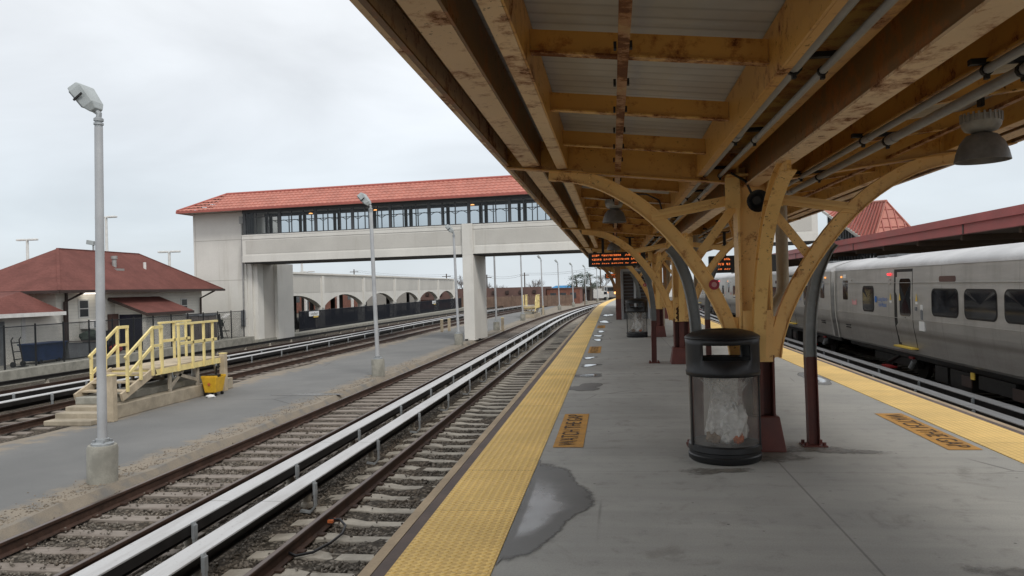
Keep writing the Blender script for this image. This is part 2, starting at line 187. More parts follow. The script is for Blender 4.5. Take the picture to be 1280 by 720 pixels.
# ------------------------------------------------------------------ mesh helpers
ROOT = {}
class MB:
    def __init__(s): s.v = []; s.f = []
    def add(s, vs, fs):
        n = len(s.v); s.v += [tuple(p) for p in vs]; s.f += [tuple(i + n for i in f) for f in fs]; return s
    def box(s, x0, x1, y0, y1, z0, z1):
        return s.add([(x0, y0, z0), (x1, y0, z0), (x1, y1, z0), (x0, y1, z0), (x0, y0, z1), (x1, y0, z1), (x1, y1, z1), (x0, y1, z1)], [(3, 2, 1, 0), (4, 5, 6, 7), (0, 1, 5, 4), (1, 2, 6, 5), (2, 3, 7, 6), (3, 0, 4, 7)])
    def cbox(s, c, d, rot=None):
        R = rot or Matrix.Identity(3); c = Vector(c); vs = []
        for z in (-.5, .5):
            for x, y in ((-.5, -.5), (.5, -.5), (.5, .5), (-.5, .5)): vs.append(c + R @ Vector((x * d[0], y * d[1], z * d[2])))
        return s.add(vs, [(3, 2, 1, 0), (4, 5, 6, 7), (0, 1, 5, 4), (1, 2, 6, 5), (2, 3, 7, 6), (3, 0, 4, 7)])
    def bar(s, a, b, w, h, up=(0, 0, 1)):
        a = Vector(a); b = Vector(b); d = b - a; L = d.length; d.normalize(); up = Vector(up)
        if abs(d.dot(up)) > .99: up = Vector((0, 1, 0))
        sd = d.cross(up).normalized(); u2 = sd.cross(d).normalized(); R = Matrix((sd, d, u2)).transposed()
        return s.cbox((a + b) / 2, (w, L, h), R)
    def prism(s, poly, plane, a0, a1):
        def mk(p, a): return {'xz': (p[0], a, p[1]), 'yz': (a, p[0], p[1]), 'xy': (p[0], p[1], a)}[plane]
        n = len(poly); vs = [mk(p, a0) for p in poly] + [mk(p, a1) for p in poly]
        return s.add(vs, [tuple(range(n)), tuple(range(2 * n - 1, n - 1, -1))] + [(i, (i + 1) % n + 0, (i + 1) % n + n, i + n) for i in range(n)])
    def tube(s, pts, r, n=8, cap=True):
        pts = [Vector(p) for p in pts]; rr = r if isinstance(r, (list, tuple)) else [r] * len(pts); vs = []; ref = None
        for i, p in enumerate(pts):
            d = (pts[min(i + 1, len(pts) - 1)] - pts[max(i - 1, 0)]).normalized()
            if ref is None: ref = d.orthogonal().normalized()
            ref = (ref - d * ref.dot(d)).normalized(); q = d.cross(ref)
            for k in range(n): t = 2 * PI * k / n; vs.append(p + rr[i] * (math.cos(t) * ref + math.sin(t) * q))
        fs = [(i * n + k, i * n + (k + 1) % n, (i + 1) * n + (k + 1) % n, (i + 1) * n + k) for i in range(len(pts) - 1) for k in range(n)]
        if cap: fs += [tuple(range(n - 1, -1, -1)), tuple(range((len(pts) - 1) * n, len(pts) * n))]
        return s.add(vs, fs)
    def lathe(s, prof, c=(0, 0, 0), n=24, sx=1., sy=1., cap=False):
        vs = []
        for r, z in prof:
            for k in range(n): t = 2 * PI * k / n; vs.append((c[0] + r * math.cos(t) * sx, c[1] + r * math.sin(t) * sy, c[2] + z))
        fs = [(i * n + k, i * n + (k + 1) % n, (i + 1) * n + (k + 1) % n, (i + 1) * n + k) for i in range(len(prof) - 1) for k in range(n)]
        if cap: fs += [tuple(range(n - 1, -1, -1)), tuple(range((len(prof) - 1) * n, len(prof) * n))]
        return s.add(vs, fs)
    def ribbon(s, pts, w, t, plane, off, flange=None):
        # bent bar: centre line pts in 'xz' or 'yz' plane, depth w in that plane, thickness t across it
        P = [Vector((p[0], p[1])) for p in pts]; n = len(P); A = []; B = []
        ww = w if isinstance(w, (list, tuple)) else [w] * n
        for i, p in enumerate(P):
            d = (P[min(i + 1, n - 1)] - P[max(i - 1, 0)]).normalized(); q = Vector((-d.y, d.x)); A.append(p + q * ww[i] / 2); B.append(p - q * ww[i] / 2)
        def mk(p, a): return (p.x, a, p.y) if plane == 'xz' else (a, p.x, p.y)
        def strip(A, B, t):
            vs = []
            for a, b in zip(A, B): vs += [mk(a, off - t / 2), mk(b, off - t / 2), mk(b, off + t / 2), mk(a, off + t / 2)]
            fs = [(i * 4 + k, i * 4 + (k + 1) % 4, i * 4 + 4 + (k + 1) % 4, i * 4 + 4 + k) for i in range(len(A) - 1) for k in range(4)] + [(3, 2, 1, 0), tuple(len(vs) - 4 + k for k in range(4))]
            s.add(vs, fs)
        strip(A, B, t)
        if flange:
            fw, ft = flange
            for E_, sg in ((A, 1), (B, -1)):
                O = []
                for i, p in enumerate(E_):
                    d = (P[min(i + 1, n - 1)] - P[max(i - 1, 0)]).normalized(); q = Vector((-d.y, d.x)) * sg; O.append(p + q * ft)
                strip(O, E_, fw)
        return s
    def build(s, name, mat, parent=None, smooth=False, bevel=0, local=False, ang=40):
        me = bpy.data.meshes.new(name); v = s.v
        if parent is not None and not local:
            iv = ROOT[parent.name].inverted(); v = [tuple(iv @ Vector(p)) for p in v]
        me.from_pydata(v, [], s.f); me.validate(verbose=False)
        import bmesh
        bm = bmesh.new(); bm.from_mesh(me); bmesh.ops.recalc_face_normals(bm, faces=bm.faces); bm.to_mesh(me); bm.free()
        me.materials.append(MT[mat] if isinstance(mat, str) else mat)
        if smooth:
            me.polygons.foreach_set('use_smooth', [True] * len(me.polygons)); me.set_sharp_from_angle(angle=math.radians(ang))
        o = bpy.data.objects.new(name, me); COL.objects.link(o)
        if parent is not None: o.parent = parent; ROOT[o.name] = ROOT[parent.name]
        else: ROOT[o.name] = Matrix.Identity(4)
        if bevel:
            b = o.modifiers.new('bevel', 'BEVEL'); b.width = bevel; b.segments = 2; b.limit_method = 'ANGLE'
        return o
def _split(mb):
    par = list(range(len(mb.v)))
    def f(i):
        while par[i] != i: par[i] = par[par[i]]; i = par[i]
        return i
    for fc in mb.f:
        a = f(fc[0])
        for q in fc[1:]: par[f(q)] = a
    g = {}
    for fc in mb.f: g.setdefault(f(fc[0]), []).append(fc)
    out = []
    for fs in g.values():
        ids = sorted({i for fc in fs for i in fc}); mp_ = {i: k for k, i in enumerate(ids)}; q = MB(); q.v = [mb.v[i] for i in ids]; q.f = [tuple(mp_[i] for i in fc) for fc in fs]; out.append(q)
    return out
def each(mb, name, mat, parent, **kw):
    # every separate piece becomes a part of its own
    return [q.build(name, mat, parent, **kw) for q in _split(mb)]
def tag(o, label, cat=None, group=None, kind=None):
    o['label'] = label
    if cat: o['category'] = cat
    if group: o['group'] = group
    if kind: o['kind'] = kind
    return o
def thing(name, label, cat, loc=(0, 0, 0), rz=0, group=None):
    o = bpy.data.objects.new(name, None); COL.objects.link(o); o.location = loc; o.rotation_euler = (0, 0, rz); o.empty_display_size = .2
    ROOT[o.name] = Matrix.Translation(loc) @ Matrix.Rotation(rz, 4, 'Z'); return tag(o, label, cat, group)
def struct(o): o['kind'] = 'structure'; return o
def kids(o): return [c for c in bpy.data.objects if c.parent == o]
TREE = {}
def flat(o):
    ch = kids(o); return (o, [flat(c) for c in ch])
def copy_tree(t, parent=None):
    o, ch = t; c = o.copy(); COL.objects.link(c)
    if parent is not None: c.parent = parent
    for k in ch: copy_tree(k, c)
    return c
def dup(t, loc, label, rz=None):
    c = copy_tree(t); c.location = loc
    if rz is not None: c.rotation_euler = (0, 0, rz)
    c['label'] = label; return c
def text_mesh(txt, size, extrude=0):
    cu = bpy.data.curves.new('lettering', 'FONT'); cu.body = txt; cu.size = size; cu.align_x = 'CENTER'; cu.align_y = 'CENTER'; cu.extrude = extrude
    o = bpy.data.objects.new('lettering', cu); COL.objects.link(o); dg = bpy.context.evaluated_depsgraph_get(); me = bpy.data.meshes.new_from_object(o.evaluated_get(dg)); bpy.data.objects.remove(o); bpy.data.curves.remove(cu); return me
def lettering(name, txt, size, M, mat, parent, sx=1.):
    # M maps the text plane to the world
    me = text_mesh(txt, size); me.transform(ROOT[parent.name].inverted() @ M @ Matrix.Diagonal((sx, 1, 1, 1))); me.materials.clear(); me.materials.append(MT[mat]); o = bpy.data.objects.new(name, me); COL.objects.link(o); o.parent = parent; ROOT[o.name] = ROOT[parent.name]; return o
def frame(o, xa, ya):
    xa = Vector(xa).normalized(); ya = Vector(ya).normalized(); za = xa.cross(ya); M = Matrix((xa, ya, za)).transposed().to_4x4(); M.translation = o; return M
def bend(y):
    if y < 50: return 0.
    if y < 130: return 8e-4 * (y - 50) ** 2
    return 8e-4 * 6400 + (y - 130) * 2 * 8e-4 * 80
def ylist(y0, y1):
    ys = [y0]
    y = 50
    if y1 > 50:
        if y0 < 50: ys.append(50)
        y = max(50, y0) + 4
        while y < min(y1, 132): ys.append(y); y += 4
    ys.append(y1); return sorted(set(ys))
def sweep(mb, prof, ys, cap=True, closed=True, off=lambda y: 0.):
    n = len(prof); vs = [(x + bend(y) + off(y), y, z) for y in ys for x, z in prof]; m = n if closed else n - 1
    fs = [(i * n + k, i * n + (k + 1) % n, (i + 1) * n + (k + 1) % n, (i + 1) * n + k) for i in range(len(ys) - 1) for k in range(m)]
    if cap and closed: fs += [tuple(range(n)), tuple(range((len(ys) - 1) * n, len(ys) * n))[::-1]]
    mb.add(vs, fs); return mb
def rect(x0, x1, z0, z1): return [(x0, z0), (x1, z0), (x1, z1), (x0, z1)]

# ------------------------------------------------------------------ world and sun
w = bpy.data.worlds.new('World'); SC.world = w; w.use_nodes = True; t = w.node_tree; t.nodes.clear()
SUN_EL, SUN_AZ = math.radians(48), math.radians(142)
sky = t.nodes.new('ShaderNodeTexSky'); sky.sky_type = 'NISHITA'; sky.sun_disc = False; sky.sun_elevation = SUN_EL; sky.sun_rotation = SUN_AZ
bg1 = t.nodes.new('ShaderNodeBackground'); bg1.inputs[1].default_value = .1; t.links.new(sky.outputs[0], bg1.inputs[0])
tc = t.nodes.new('ShaderNodeTexCoord'); sp = t.nodes.new('ShaderNodeSeparateXYZ'); t.links.new(tc.outputs['Generated'], sp.inputs[0])
mp = t.nodes.new('ShaderNodeMapping'); mp.inputs['Scale'].default_value = (1, 1, 3.2); t.links.new(tc.outputs['Generated'], mp.inputs[0])
nz = t.nodes.new('ShaderNodeTexNoise'); nz.inputs['Scale'].default_value = 2.1; nz.inputs['Detail'].default_value = 6; nz.inputs['Roughness'].default_value = .5; nz.inputs['Distortion'].default_value = .4; t.links.new(mp.outputs[0], nz.inputs[0])
rp = t.nodes.new('ShaderNodeValToRGB'); e = rp.color_ramp.elements; e[0].position = 0.; e[0].color = (.66, .72, .77, 1); e[1].position = .42; e[1].color = (.93, .95, .97, 1); x = e.new(.1); x.color = (.68, .74, .79, 1); x = e.new(.22); x.color = (.82, .86, .9, 1)
t.links.new(sp.outputs[2], rp.inputs[0])
mr = t.nodes.new('ShaderNodeMapRange'); mr.inputs[1].default_value = .3; mr.inputs[2].default_value = .7; mr.inputs[3].default_value = .82; mr.inputs[4].default_value = 1.1; t.links.new(nz.outputs[0], mr.inputs[0])
ml = t.nodes.new('ShaderNodeMix'); ml.data_type = 'RGBA'; ml.blend_type = 'MULTIPLY'; ml.inputs[0].default_value = 1; t.links.new(rp.outputs[0], ml.inputs[6]); t.links.new(mr.outputs[0], ml.inputs[7])
bg2 = t.nodes.new('ShaderNodeBackground'); bg2.inputs[1].default_value = 1.14; t.links.new(ml.outputs[2], bg2.inputs[0])
mx = t.nodes.new('ShaderNodeMixShader'); mx.inputs[0].default_value = .9; t.links.new(bg1.outputs[0], mx.inputs[1]); t.links.new(bg2.outputs[0], mx.inputs[2])
wo = t.nodes.new('ShaderNodeOutputWorld'); t.links.new(mx.outputs[0], wo.inputs[0])
sl = bpy.data.lights.new('sun', 'SUN'); sl.energy = 1.5; sl.angle = math.radians(14); sl.color = (1, .96, .9); so = bpy.data.objects.new('sun', sl); COL.objects.link(so)
# sky sun_rotation is measured clockwise from +Y
sd = Vector((math.sin(SUN_AZ) * math.cos(SUN_EL), math.cos(SUN_AZ) * math.cos(SUN_EL), math.sin(SUN_EL))); so.rotation_euler = sd.to_track_quat('Z', 'Y').to_euler(); so.location = (-20, -20, 40)
SC.view_settings.view_transform = 'Standard'; SC.view_settings.look = 'None'; SC.view_settings.exposure = 0

# ------------------------------------------------------------------ ground
GZ = -1.3
m = MB(); m.add([(-3000, -60, -1.6), (3000, -60, -1.6), (3000, 5000, -1.6), (-3000, 5000, -1.6)], [(0, 1, 2, 3)]); o = struct(m.build('ground', 'groundm')); o['label'] = 'flat dry ground reaching the horizon beyond the station'
# ballast bed under all tracks
m = MB(); NX, xs = 40, None
ysl = [0] + ylist(1, 200)
def bed(x0, x1, y0, y1, st, z=-1.47):
    mb = MB(); nx = max(2, int((x1 - x0) / st)); ny = max(2, int((y1 - y0) / st)); vs = []
    for j in range(ny + 1):
        for i in range(nx + 1):
            x = x0 + (x1 - x0) * i / nx; y = y0 + (y1 - y0) * j / ny
            vs.append((x + bend(y), y, z + .025 * math.sin(x * 7.3 + math.sin(y * 3.1) * 2) * math.sin(y * 6.1 + x * 2) + random.uniform(-.014, .014)))
    mb.add(vs, [(j * (nx + 1) + i, j * (nx + 1) + i + 1, (j + 1) * (nx + 1) + i + 1, (j + 1) * (nx + 1) + i) for j in range(ny) for i in range(nx)]); return mb
m1 = bed(-8.3, -1.2, 1.5, 22, .11); m1.v; m2 = bed(-8.3, -1.2, 22, 200, 1.2); m3 = bed(-24, -12.2, 2, 200, 1.3); m4 = bed(3.8, 11.2, -10, 160, 1.2)
for q in (m2, m3, m4): m1.add(q.v, q.f)
o = m1.build('ballast', 'ballast', smooth=True); tag(o, 'dark crushed stone ballast under the railway tracks', 'ballast', kind='stuff')
# loose stones close to the camera
def stones(N, reg, s0, s1, zf, name, label, mat='stone'):
    B = np.array([(-1, -1, -1), (1, -1, -1), (1, 1, -1), (-1, 1, -1), (-1, -1, 1), (1, -1, 1), (1, 1, 1), (-1, 1, 1)], float); F = np.array([(3, 2, 1, 0), (4, 5, 6, 7), (0, 1, 5, 4), (1, 2, 6, 5), (2, 3, 7, 6), (3, 0, 4, 7)])
    x, y = reg(N); N = len(x); s = rng.uniform(s0, s1, N) * .5; D = B[None] * rng.uniform(.45, 1.1, (N, 8, 3)); sc = s[:, None] * rng.uniform(.55, 1.15, (N, 3)); D = D * sc[:, None, :]
    q = rng.normal(size=(N, 4)); q /= np.linalg.norm(q, axis=1)[:, None]; a, b, c, d = q.T
    R = np.stack([np.stack([1 - 2 * (c * c + d * d), 2 * (b * c - a * d), 2 * (b * d + a * c)], 1), np.stack([2 * (b * c + a * d), 1 - 2 * (b * b + d * d), 2 * (c * d - a * b)], 1), np.stack([2 * (b * d - a * c), 2 * (c * d + a * b), 1 - 2 * (b * b + c * c)], 1)], 1)
    D = np.einsum('nij,nkj->nki', R, D); z = zf(x, y, s); V = D + np.stack([x, y, z], 1)[:, None, :]; FF = (F[None] + (np.arange(N) * 8)[:, None, None]).reshape(-1, 4)
    me = bpy.data.meshes.new(name); me.vertices.add(N * 8); me.vertices.foreach_set('co', V.reshape(-1)); me.loops.add(N * 24); me.loops.foreach_set('vertex_index', FF.reshape(-1)); me.polygons.add(N * 6); me.polygons.foreach_set('loop_start', np.arange(N * 6) * 4); me.polygons.foreach_set('loop_total', np.full(N * 6, 4)); me.update(calc_edges=True); me.validate(); me.materials.append(MT[mat])
    o = bpy.data.objects.new(name, me); COL.objects.link(o); return tag(o, label, 'gravel', kind='stuff')
def reg_near(N):
    y = 2.8 + 14 * rng.random(N) ** 1.35; x = rng.uniform(-8.0, -1.75, N)
    d = np.abs((y - 1.8 + .305) % .61 - .305); on1 = (np.abs(x + 3.09) < 1.33) & (d < .135); on2 = (np.abs(x + 6.65) < 1.3) & (d < .105); keep = np.where(on1, rng.random(N) < .03, np.where(on2, rng.random(N) < .15, True)); return x[keep], y[keep]
def z_tr(x, y, s): d = np.abs((y - 1.8 + .305) % .61 - .305); on = ((np.abs(x + 3.09) < 1.33) & (d < .13)) | ((np.abs(x + 6.65) < 1.3) & (d < .1)); return np.where(on, -1.418 + s * .35, -1.476 + s * .4 + rng.uniform(-.012, .014, len(x)))
stones(42000, reg_near, .018, .047, z_tr, 'ballast_stones', 'loose crushed stones between the ties of the two near tracks')
def reg_edge(N):
    y = 5 + 26 * rng.random(N) ** 1.3; x = -8.05 - np.abs(rng.normal(0, .28, N)); return x, y
stones(2600, reg_edge, .01, .032, lambda x, y, s: GZ + s * .2, 'verge_gravel', 'fine gravel spilled along the right edge of the asphalt yard', 'gritm')

# asphalt yard
m = MB(); ys = [1] + [2 + .5 * i for i in range(96)] + ylist(52, 150); n = len(ys); vs = []
for i, y in enumerate(ys):
    jr = .1 * math.sin(y * 1.7) + .06 * math.sin(y * 4.3); jl = .15 * math.sin(y * .9)
    b = bend(y); xl = -12.75 + jl if y < 60 else -12.75 + jl; xr = -7.98 + jr * .5
    vs += [(xl - .3 + b, y, -1.47), (xl + b, y, GZ), (xr + b, y, GZ), (xr + .16 + b, y, -1.47)]
m.add(vs, [(i * 4 + k, i * 4 + k + 1, i * 4 + 5 + k, i * 4 + 4 + k) for i in range(n - 1) for k in range(3)])
o = struct(m.build('asphalt_yard', 'asph')); o['label'] = 'grey asphalt strip between the tracks where the lamp posts stand'
def blob(cx, cy, rx, ry, n=40, seed=0, amp=.22):
    r = random.Random(seed); ph = [r.uniform(0, 6.28) for _ in range(4)]; out = []
    for k in range(n):
        t_ = 2 * PI * k / n; q = 1 + amp * (math.sin(2 * t_ + ph[0]) * .6 + math.sin(3 * t_ + ph[1]) * .5 + math.sin(5 * t_ + ph[2]) * .28 + math.sin(9 * t_ + ph[3]) * .1); out.append((cx + rx * q * math.cos(t_), cy + ry * q * math.sin(t_)))
    return out
def sheet(poly, z): mb = MB(); mb.add([(x, y, z) for x, y in poly], [tuple(range(len(poly)))]); return mb

# ------------------------------------------------------------------ platform
m = MB(); ys = ylist(-8, 125)
sweep(m, [(-1.44, -.22), (4.2, -.22), (4.2, -.012), (-1.44, -.012)], ys); sweep(m, [(-.8, -1.5), (3.56, -1.5), (3.56, -.2), (-.8, -.2)], ys)
o = struct(m.build('platform', 'conc')); o['label'] = 'grey concrete island platform under the yellow canopy'
m = MB(); sweep(m, [(-.741, -.01), (3.501, -.01), (3.501, 0), (-.741, 0)], ys); o = struct(m.build('platform_surface', 'conc')); o['label'] = 'stained grey concrete walking surface of the platform'
for sg, side in ((1, 'left'), (-1, 'right')):
    def mx_(x): return x if sg == 1 else 2.76 - x
    def sw(name, prof, mat, label):
        mb = MB(); sweep(mb, [(mx_(x), z) for x, z in prof], ys); oo = struct(mb.build(name, mat)); oo['label'] = label; return oo
    sw('tactile_strip', [(-1.353, -.012), (-.743, -.012), (-.743, .006), (-1.353, .006)], 'tact', 'yellow studded warning strip along the %s platform edge' % side)
    sw('rubbing_strip', [(-1.438, -.012), (-1.356, -.012), (-1.356, .001), (-1.438, .001)], 'redrub', 'red brown strip between yellow studs and %s timber edge' % side)
    sw('edge_board', [(-1.525, -.2), (-1.45, -.2), (-1.45, -.006), (-1.525, -.006)], 'woodedge', 'tan timber board capping the %s platform edge' % side)
# studs near the camera
m = MB(); pr = [(.018, 0), (.014, .004), (.008, .0055)]
for j in range(int(12 / .06)):
    for i in range(10):
        x = -1.353 + .035 + i * .06; y = 3.0 + j * .06; m.lathe([(.019, 0), (.015, .0045), (.0, .0055)], (x, y, .0062), 7)
o = m.build('tactile_studs', 'tact', smooth=True); tag(o, 'raised yellow studs on the near part of the left warning strip', 'studs', kind='stuff')
# painted warnings
def warn(x, y0, y1, wd, left, label):
    t_ = thing('painted_warning', label, 'floor sign', (x, (y0 + y1) / 2, .001), 0, 'orange floor warnings on the platform')
    MB().add([(x - wd / 2, y0, .0045), (x + wd / 2, y0, .0045), (x + wd / 2, y1, .0045), (x - wd / 2, y1, .0045)], [(0, 1, 2, 3)]).build('painted_panel', 'paintor', t_)
    M_ = frame(Vector((x, (y0 + y1) / 2, .0085)), (0, 1, 0) if left else (0, -1, 0), (-1, 0, 0) if left else (1, 0, 0))
    o = lettering('lettering', 'WATCH THE GAP', .27, M_, 'paintbk', t_, sx=.85)
warn(-.5, 7.7, 9.72, .31, True, 'orange WATCH THE GAP panel nearest the big left puddle'); warn(-.5, 18.5, 20.5, .31, True, 'orange WATCH THE GAP panel second along the left strip'); warn(-.5, 29.3, 31.3, .31, True, 'orange WATCH THE GAP panel third along the left strip'); warn(3.27, 7.62, 9.66, .31, False, 'orange WATCH THE GAP panel beside the right hand strip')
# puddles
def soft_patch(name, poly, mat, z, c=None, rings=((1.1, 0.), (.92, .75), (.7, 1.2), (.45, 2.), (.0, 2.2)), xmin=None):
    c = c or (sum(p[0] for p in poly) / len(poly), sum(p[1] for p in poly) / len(poly)); n = len(poly); vs = []; wt = []
    for k, w_ in rings:
        for p in poly:
            x = c[0] + (p[0] - c[0]) * k; x = max(x, xmin) if xmin is not None else x; vs.append((x - c[0], c[1] + (p[1] - c[1]) * k - c[1], 0)); wt.append(w_ + (.6 if xmin is not None and x <= xmin + .01 and w_ < 1 else 0))
    fs = [(i * n + k, i * n + (k + 1) % n, (i + 1) * n + (k + 1) % n, (i + 1) * n + k) for i in range(len(rings) - 1) for k in range(n)]
    me = bpy.data.meshes.new(name); me.from_pydata(vs, [], fs); at = me.attributes.new('wet', 'FLOAT', 'POINT'); at.data.foreach_set('value', wt); me.materials.append(MT[mat]); o = bpy.data.objects.new(name, me); COL.objects.link(o); o.location = (c[0], c[1], z); return o
def dense(poly, n=4):
    out = []
    for (a, b) in zip(poly, poly[1:] + poly[:1]): out += [(a[0] + (b[0] - a[0]) * i / n, a[1] + (b[1] - a[1]) * i / n) for i in range(n)]
    return out
def wet_mat(name, water, base0, base1, k_):
    s = NT(name); at = s.n('ShaderNodeAttribute', attribute_name='wet'); n1 = s.noise(3, 5, .6); n2 = s.noise(16, 5, .65); n3 = s.noise(90, 3)
    A = s.math('ADD', at.outputs['Fac'], s.math('ADD', s.math('MULTIPLY', s.math('SUBTRACT', n1, .5), 1.1), s.math('MULTIPLY', s.math('SUBTRACT', n2, .5), .7)))
    al = s.ramp(A, .2, .75); w_ = s.ramp(A, 1.0, 2.3 if water < .8 else 1.75, 0, water); s.set(base=s.mix(n1, base0, base1), rough=s.ramp(w_, 0, 1, .5, .05), spec=s.ramp(w_, 0, 1, .35, .5)); s.b.inputs['Coat Roughness'].default_value = .03; s.l(s.math('MULTIPLY', w_, k_), s.b.inputs['Coat Weight'])
    bp = s.n('ShaderNodeBump'); s.l(n3, bp.inputs['Height']); bp.inputs['Distance'].default_value = .004; s.l(s.ramp(w_, 0, .8, .3, 0), bp.inputs['Strength']); s.l(bp.outputs[0], s.b.inputs['Normal'])
    tr = s.n('ShaderNodeBsdfTransparent'); mx = s.n('ShaderNodeMixShader'); s.l(al, mx.inputs[0]); s.l(tr.outputs[0], mx.inputs[1]); s.l(s.b.outputs[0], mx.inputs[2]); s.l(mx.outputs[0], s.out.inputs[0]); return s.m
MT['pud_a'] = wet_mat('puddle_film', .62, (.11, .11, .106), (.16, .157, .15), .0); MT['pud_b'] = wet_mat('puddle_water', 1., (.11, .11, .106), (.16, .157, .15), .6); MT['pud_c'] = wet_mat('damp_concrete', 0., (.11, .108, .103), (.165, .16, .15), 0.); MT['grime'] = wet_mat('floor_grime', 0., (.12, .108, .09), (.19, .175, .15), 0.)
def puddle(poly_wet, poly_w, label, c=None):
    o = soft_patch('puddle', dense(poly_wet) if len(poly_wet) < 30 else poly_wet, 'pud_c' if not poly_w else ('pud_a' if len(poly_w) < 20 else 'pud_b'), .0045, c, xmin=-.737 if sum(p[0] for p in poly_wet) < 0 else None); tag(o, label, 'puddle', 'rain puddles on the platform')
puddle([(-.735, 4.5), (-.66, 4.52), (-.58, 4.6), (-.5, 4.74), (-.43, 4.96), (-.37, 5.2), (-.31, 5.45), (-.23, 5.55), (-.18, 5.68), (-.17, 5.85), (-.2, 6.0), (-.27, 6.14), (-.33, 6.25), (-.36, 6.45), (-.42, 6.66), (-.5, 6.84), (-.6, 6.95), (-.7, 6.99), (-.735, 6.98)],
       [(-.735, 4.72), (-.66, 4.85), (-.57, 5.05), (-.5, 5.3), (-.46, 5.5), (-.42, 5.72), (-.46, 5.86), (-.53, 5.98), (-.62, 6.1), (-.7, 6.18), (-.735, 6.2)], 'large dark puddle against the yellow strip closest to the camera', (-.62, 5.45))
nm = ['dark damp patch second from the camera at the left strip', 'damp patch just beyond the second dark one at the left strip', 'small wet patch level with the second canopy column', 'bright puddle before the second painted warning', 'bright puddle level with the further trash bin', 'bright puddle beyond the further trash bin', 'faint bright puddle near the third painted warning', 'far bright puddle beside the brown paired columns', 'farthest bright puddle along the left strip']
for k, (y, rx, ry, wt) in enumerate([(12.3, .26, .42, 0), (13.9, .24, .33, 1), (15.7, .2, .3, 1), (17.3, .16, .3, 1), (23.0, .2, .45, 1), (24.9, .2, .5, 1), (27.2, .22, .6, 1), (34.5, .3, 1.2, 1), (42, .4, 1.6, 1)]):
    cxp = -.735 + rx * .95; pw = [(max(-.735, a), b) for a, b in blob(cxp + random.uniform(-.04, .08), y, rx * random.uniform(.8, 1.25), ry, seed=20 + k, amp=.38)]
    ww = [(max(-.735, a), b) for a, b in blob(cxp - .05, y - .02, rx * .62, ry * .6, seed=50 + k)] if wt else None
    puddle(pw, ww, nm[k])
puddle(blob(3.3, 13.1, .2, .75, seed=77), blob(3.3, 13.2, .13, .5, seed=78), 'shallow puddle at the right strip beyond the grey prop')
for (x_, y_, rx_, ry_, sd_, lb_) in ((.82, 6.75, .32, .12, 91, 'faint grime stain in front of the near trash bin'), (1.95, 7.6, .5, .2, 92, 'rusty stain around the foot of the right grey prop'), (1.45, 7.3, .4, .25, 93, 'dirty patch around the red pedestal of the near column'), (2.3, 4.4, .35, .16, 94, 'faint stain at the lower right of the platform')):
    tag(soft_patch('floor_stain', blob(x_, y_, rx_, ry_, seed=sd_, amp=.35), 'grime', .0042, rings=((1.2, .05), (.8, .4), (.4, .6), (0, .65))), lb_, 'stain', 'grime stains on the platform')
tag(soft_patch('puddle', blob(-8.9, 21.0, .95, .3, seed=3), 'pud_a', GZ + .005), 'thin shallow puddle on the asphalt beside the second lamp post', 'puddle')

# ------------------------------------------------------------------ tracks
def track(label, xc, y0, y1, wood, shiny=False, skew=lambda y: 0., rails=True):
    t_ = thing('railway_track', label, 'track', (xc, y0, -1.5), 0, 'railway tracks')
    ys = ylist(y0, y1); 
    if skew(0) != skew(30): ys = sorted(set(ys + [10, 20, 30, 40]))
    for sg in (-1, 1):
        x = xc + sg * .75; m = MB()
        sweep(m, [(x - .07, -1.42), (x + .07, -1.42), (x + .065, -1.407), (x + .012, -1.395), (x + .012, -1.3), (x + .035, -1.285), (x + .036, -1.2545), (x - .036, -1.2545), (x - .035, -1.285), (x - .012, -1.3), (x - .012, -1.395), (x - .065, -1.407)], ys, off=skew)
        r = m.build('rail', 'rail', t_)
        m = MB(); sweep(m, [(x - .028, -1.2535), (x + .028, -1.2535), (x + .028, -1.2505), (x - .028, -1.2505)], ys, off=skew); m.build('rail_head', 'railtop', r)
    N = int((y1 - y0) / .61); base = None; rest = MB(); L = 1.3 if not wood else 1.25
    def tie_mb(cx, cy, cz):
        mb = MB()
        if wood: mb.box(cx - L, cx + L, cy - .11, cy + .11, cz - .17, cz)
        else:
            vs = []
            for xx, dz, hw in ((-L, -.03, .125), (-.95, 0, .12), (-.5, 0, .12), (-.3, -.03, .1), (.3, -.03, .1), (.5, 0, .12), (.95, 0, .12), (L, -.03, .125)): vs += [(cx + xx, cy - hw - .02, cz - .18), (cx + xx, cy + hw + .02, cz - .18), (cx + xx, cy + hw, cz + dz), (cx + xx, cy - hw, cz + dz)]
            mb.add(vs, [(i * 4 + k, i * 4 + (k + 1) % 4, i * 4 + 4 + (k + 1) % 4, i * 4 + 4 + k) for i in range(7) for k in range(4)] + [(0, 1, 2, 3), (31, 30, 29, 28)])
        return mb
    rr = random.Random(int(xc * 10))
    for k in range(N):
        y = y0 + .3 + k * .61; x = xc + bend(y) + skew(y) + (rr.uniform(-.05, .05) if wood else rr.uniform(-.015, .015)); zz = -1.42 - (rr.uniform(.005, .035) if wood else rr.uniform(0, .012))
        if k < 100:
            if base is None: base = tie_mb(0, 0, 0).build('tie', 'tie_w' if wood else 'tie_c', t_, local=True, bevel=.012); c = base
            else: c = base.copy(); COL.objects.link(c)
            c.location = (x - xc, y - y0, zz + 1.5); c.rotation_euler = (0, 0, rr.uniform(-.018, .018) if wood else rr.uniform(-.004, .004))
        else: q = tie_mb(x, y, zz); rest.add(q.v, q.f)
    if rest.v: o = rest.build('far_ties', 'tie_w' if wood else 'tie_c', t_); o['kind'] = 'stuff'
    return t_
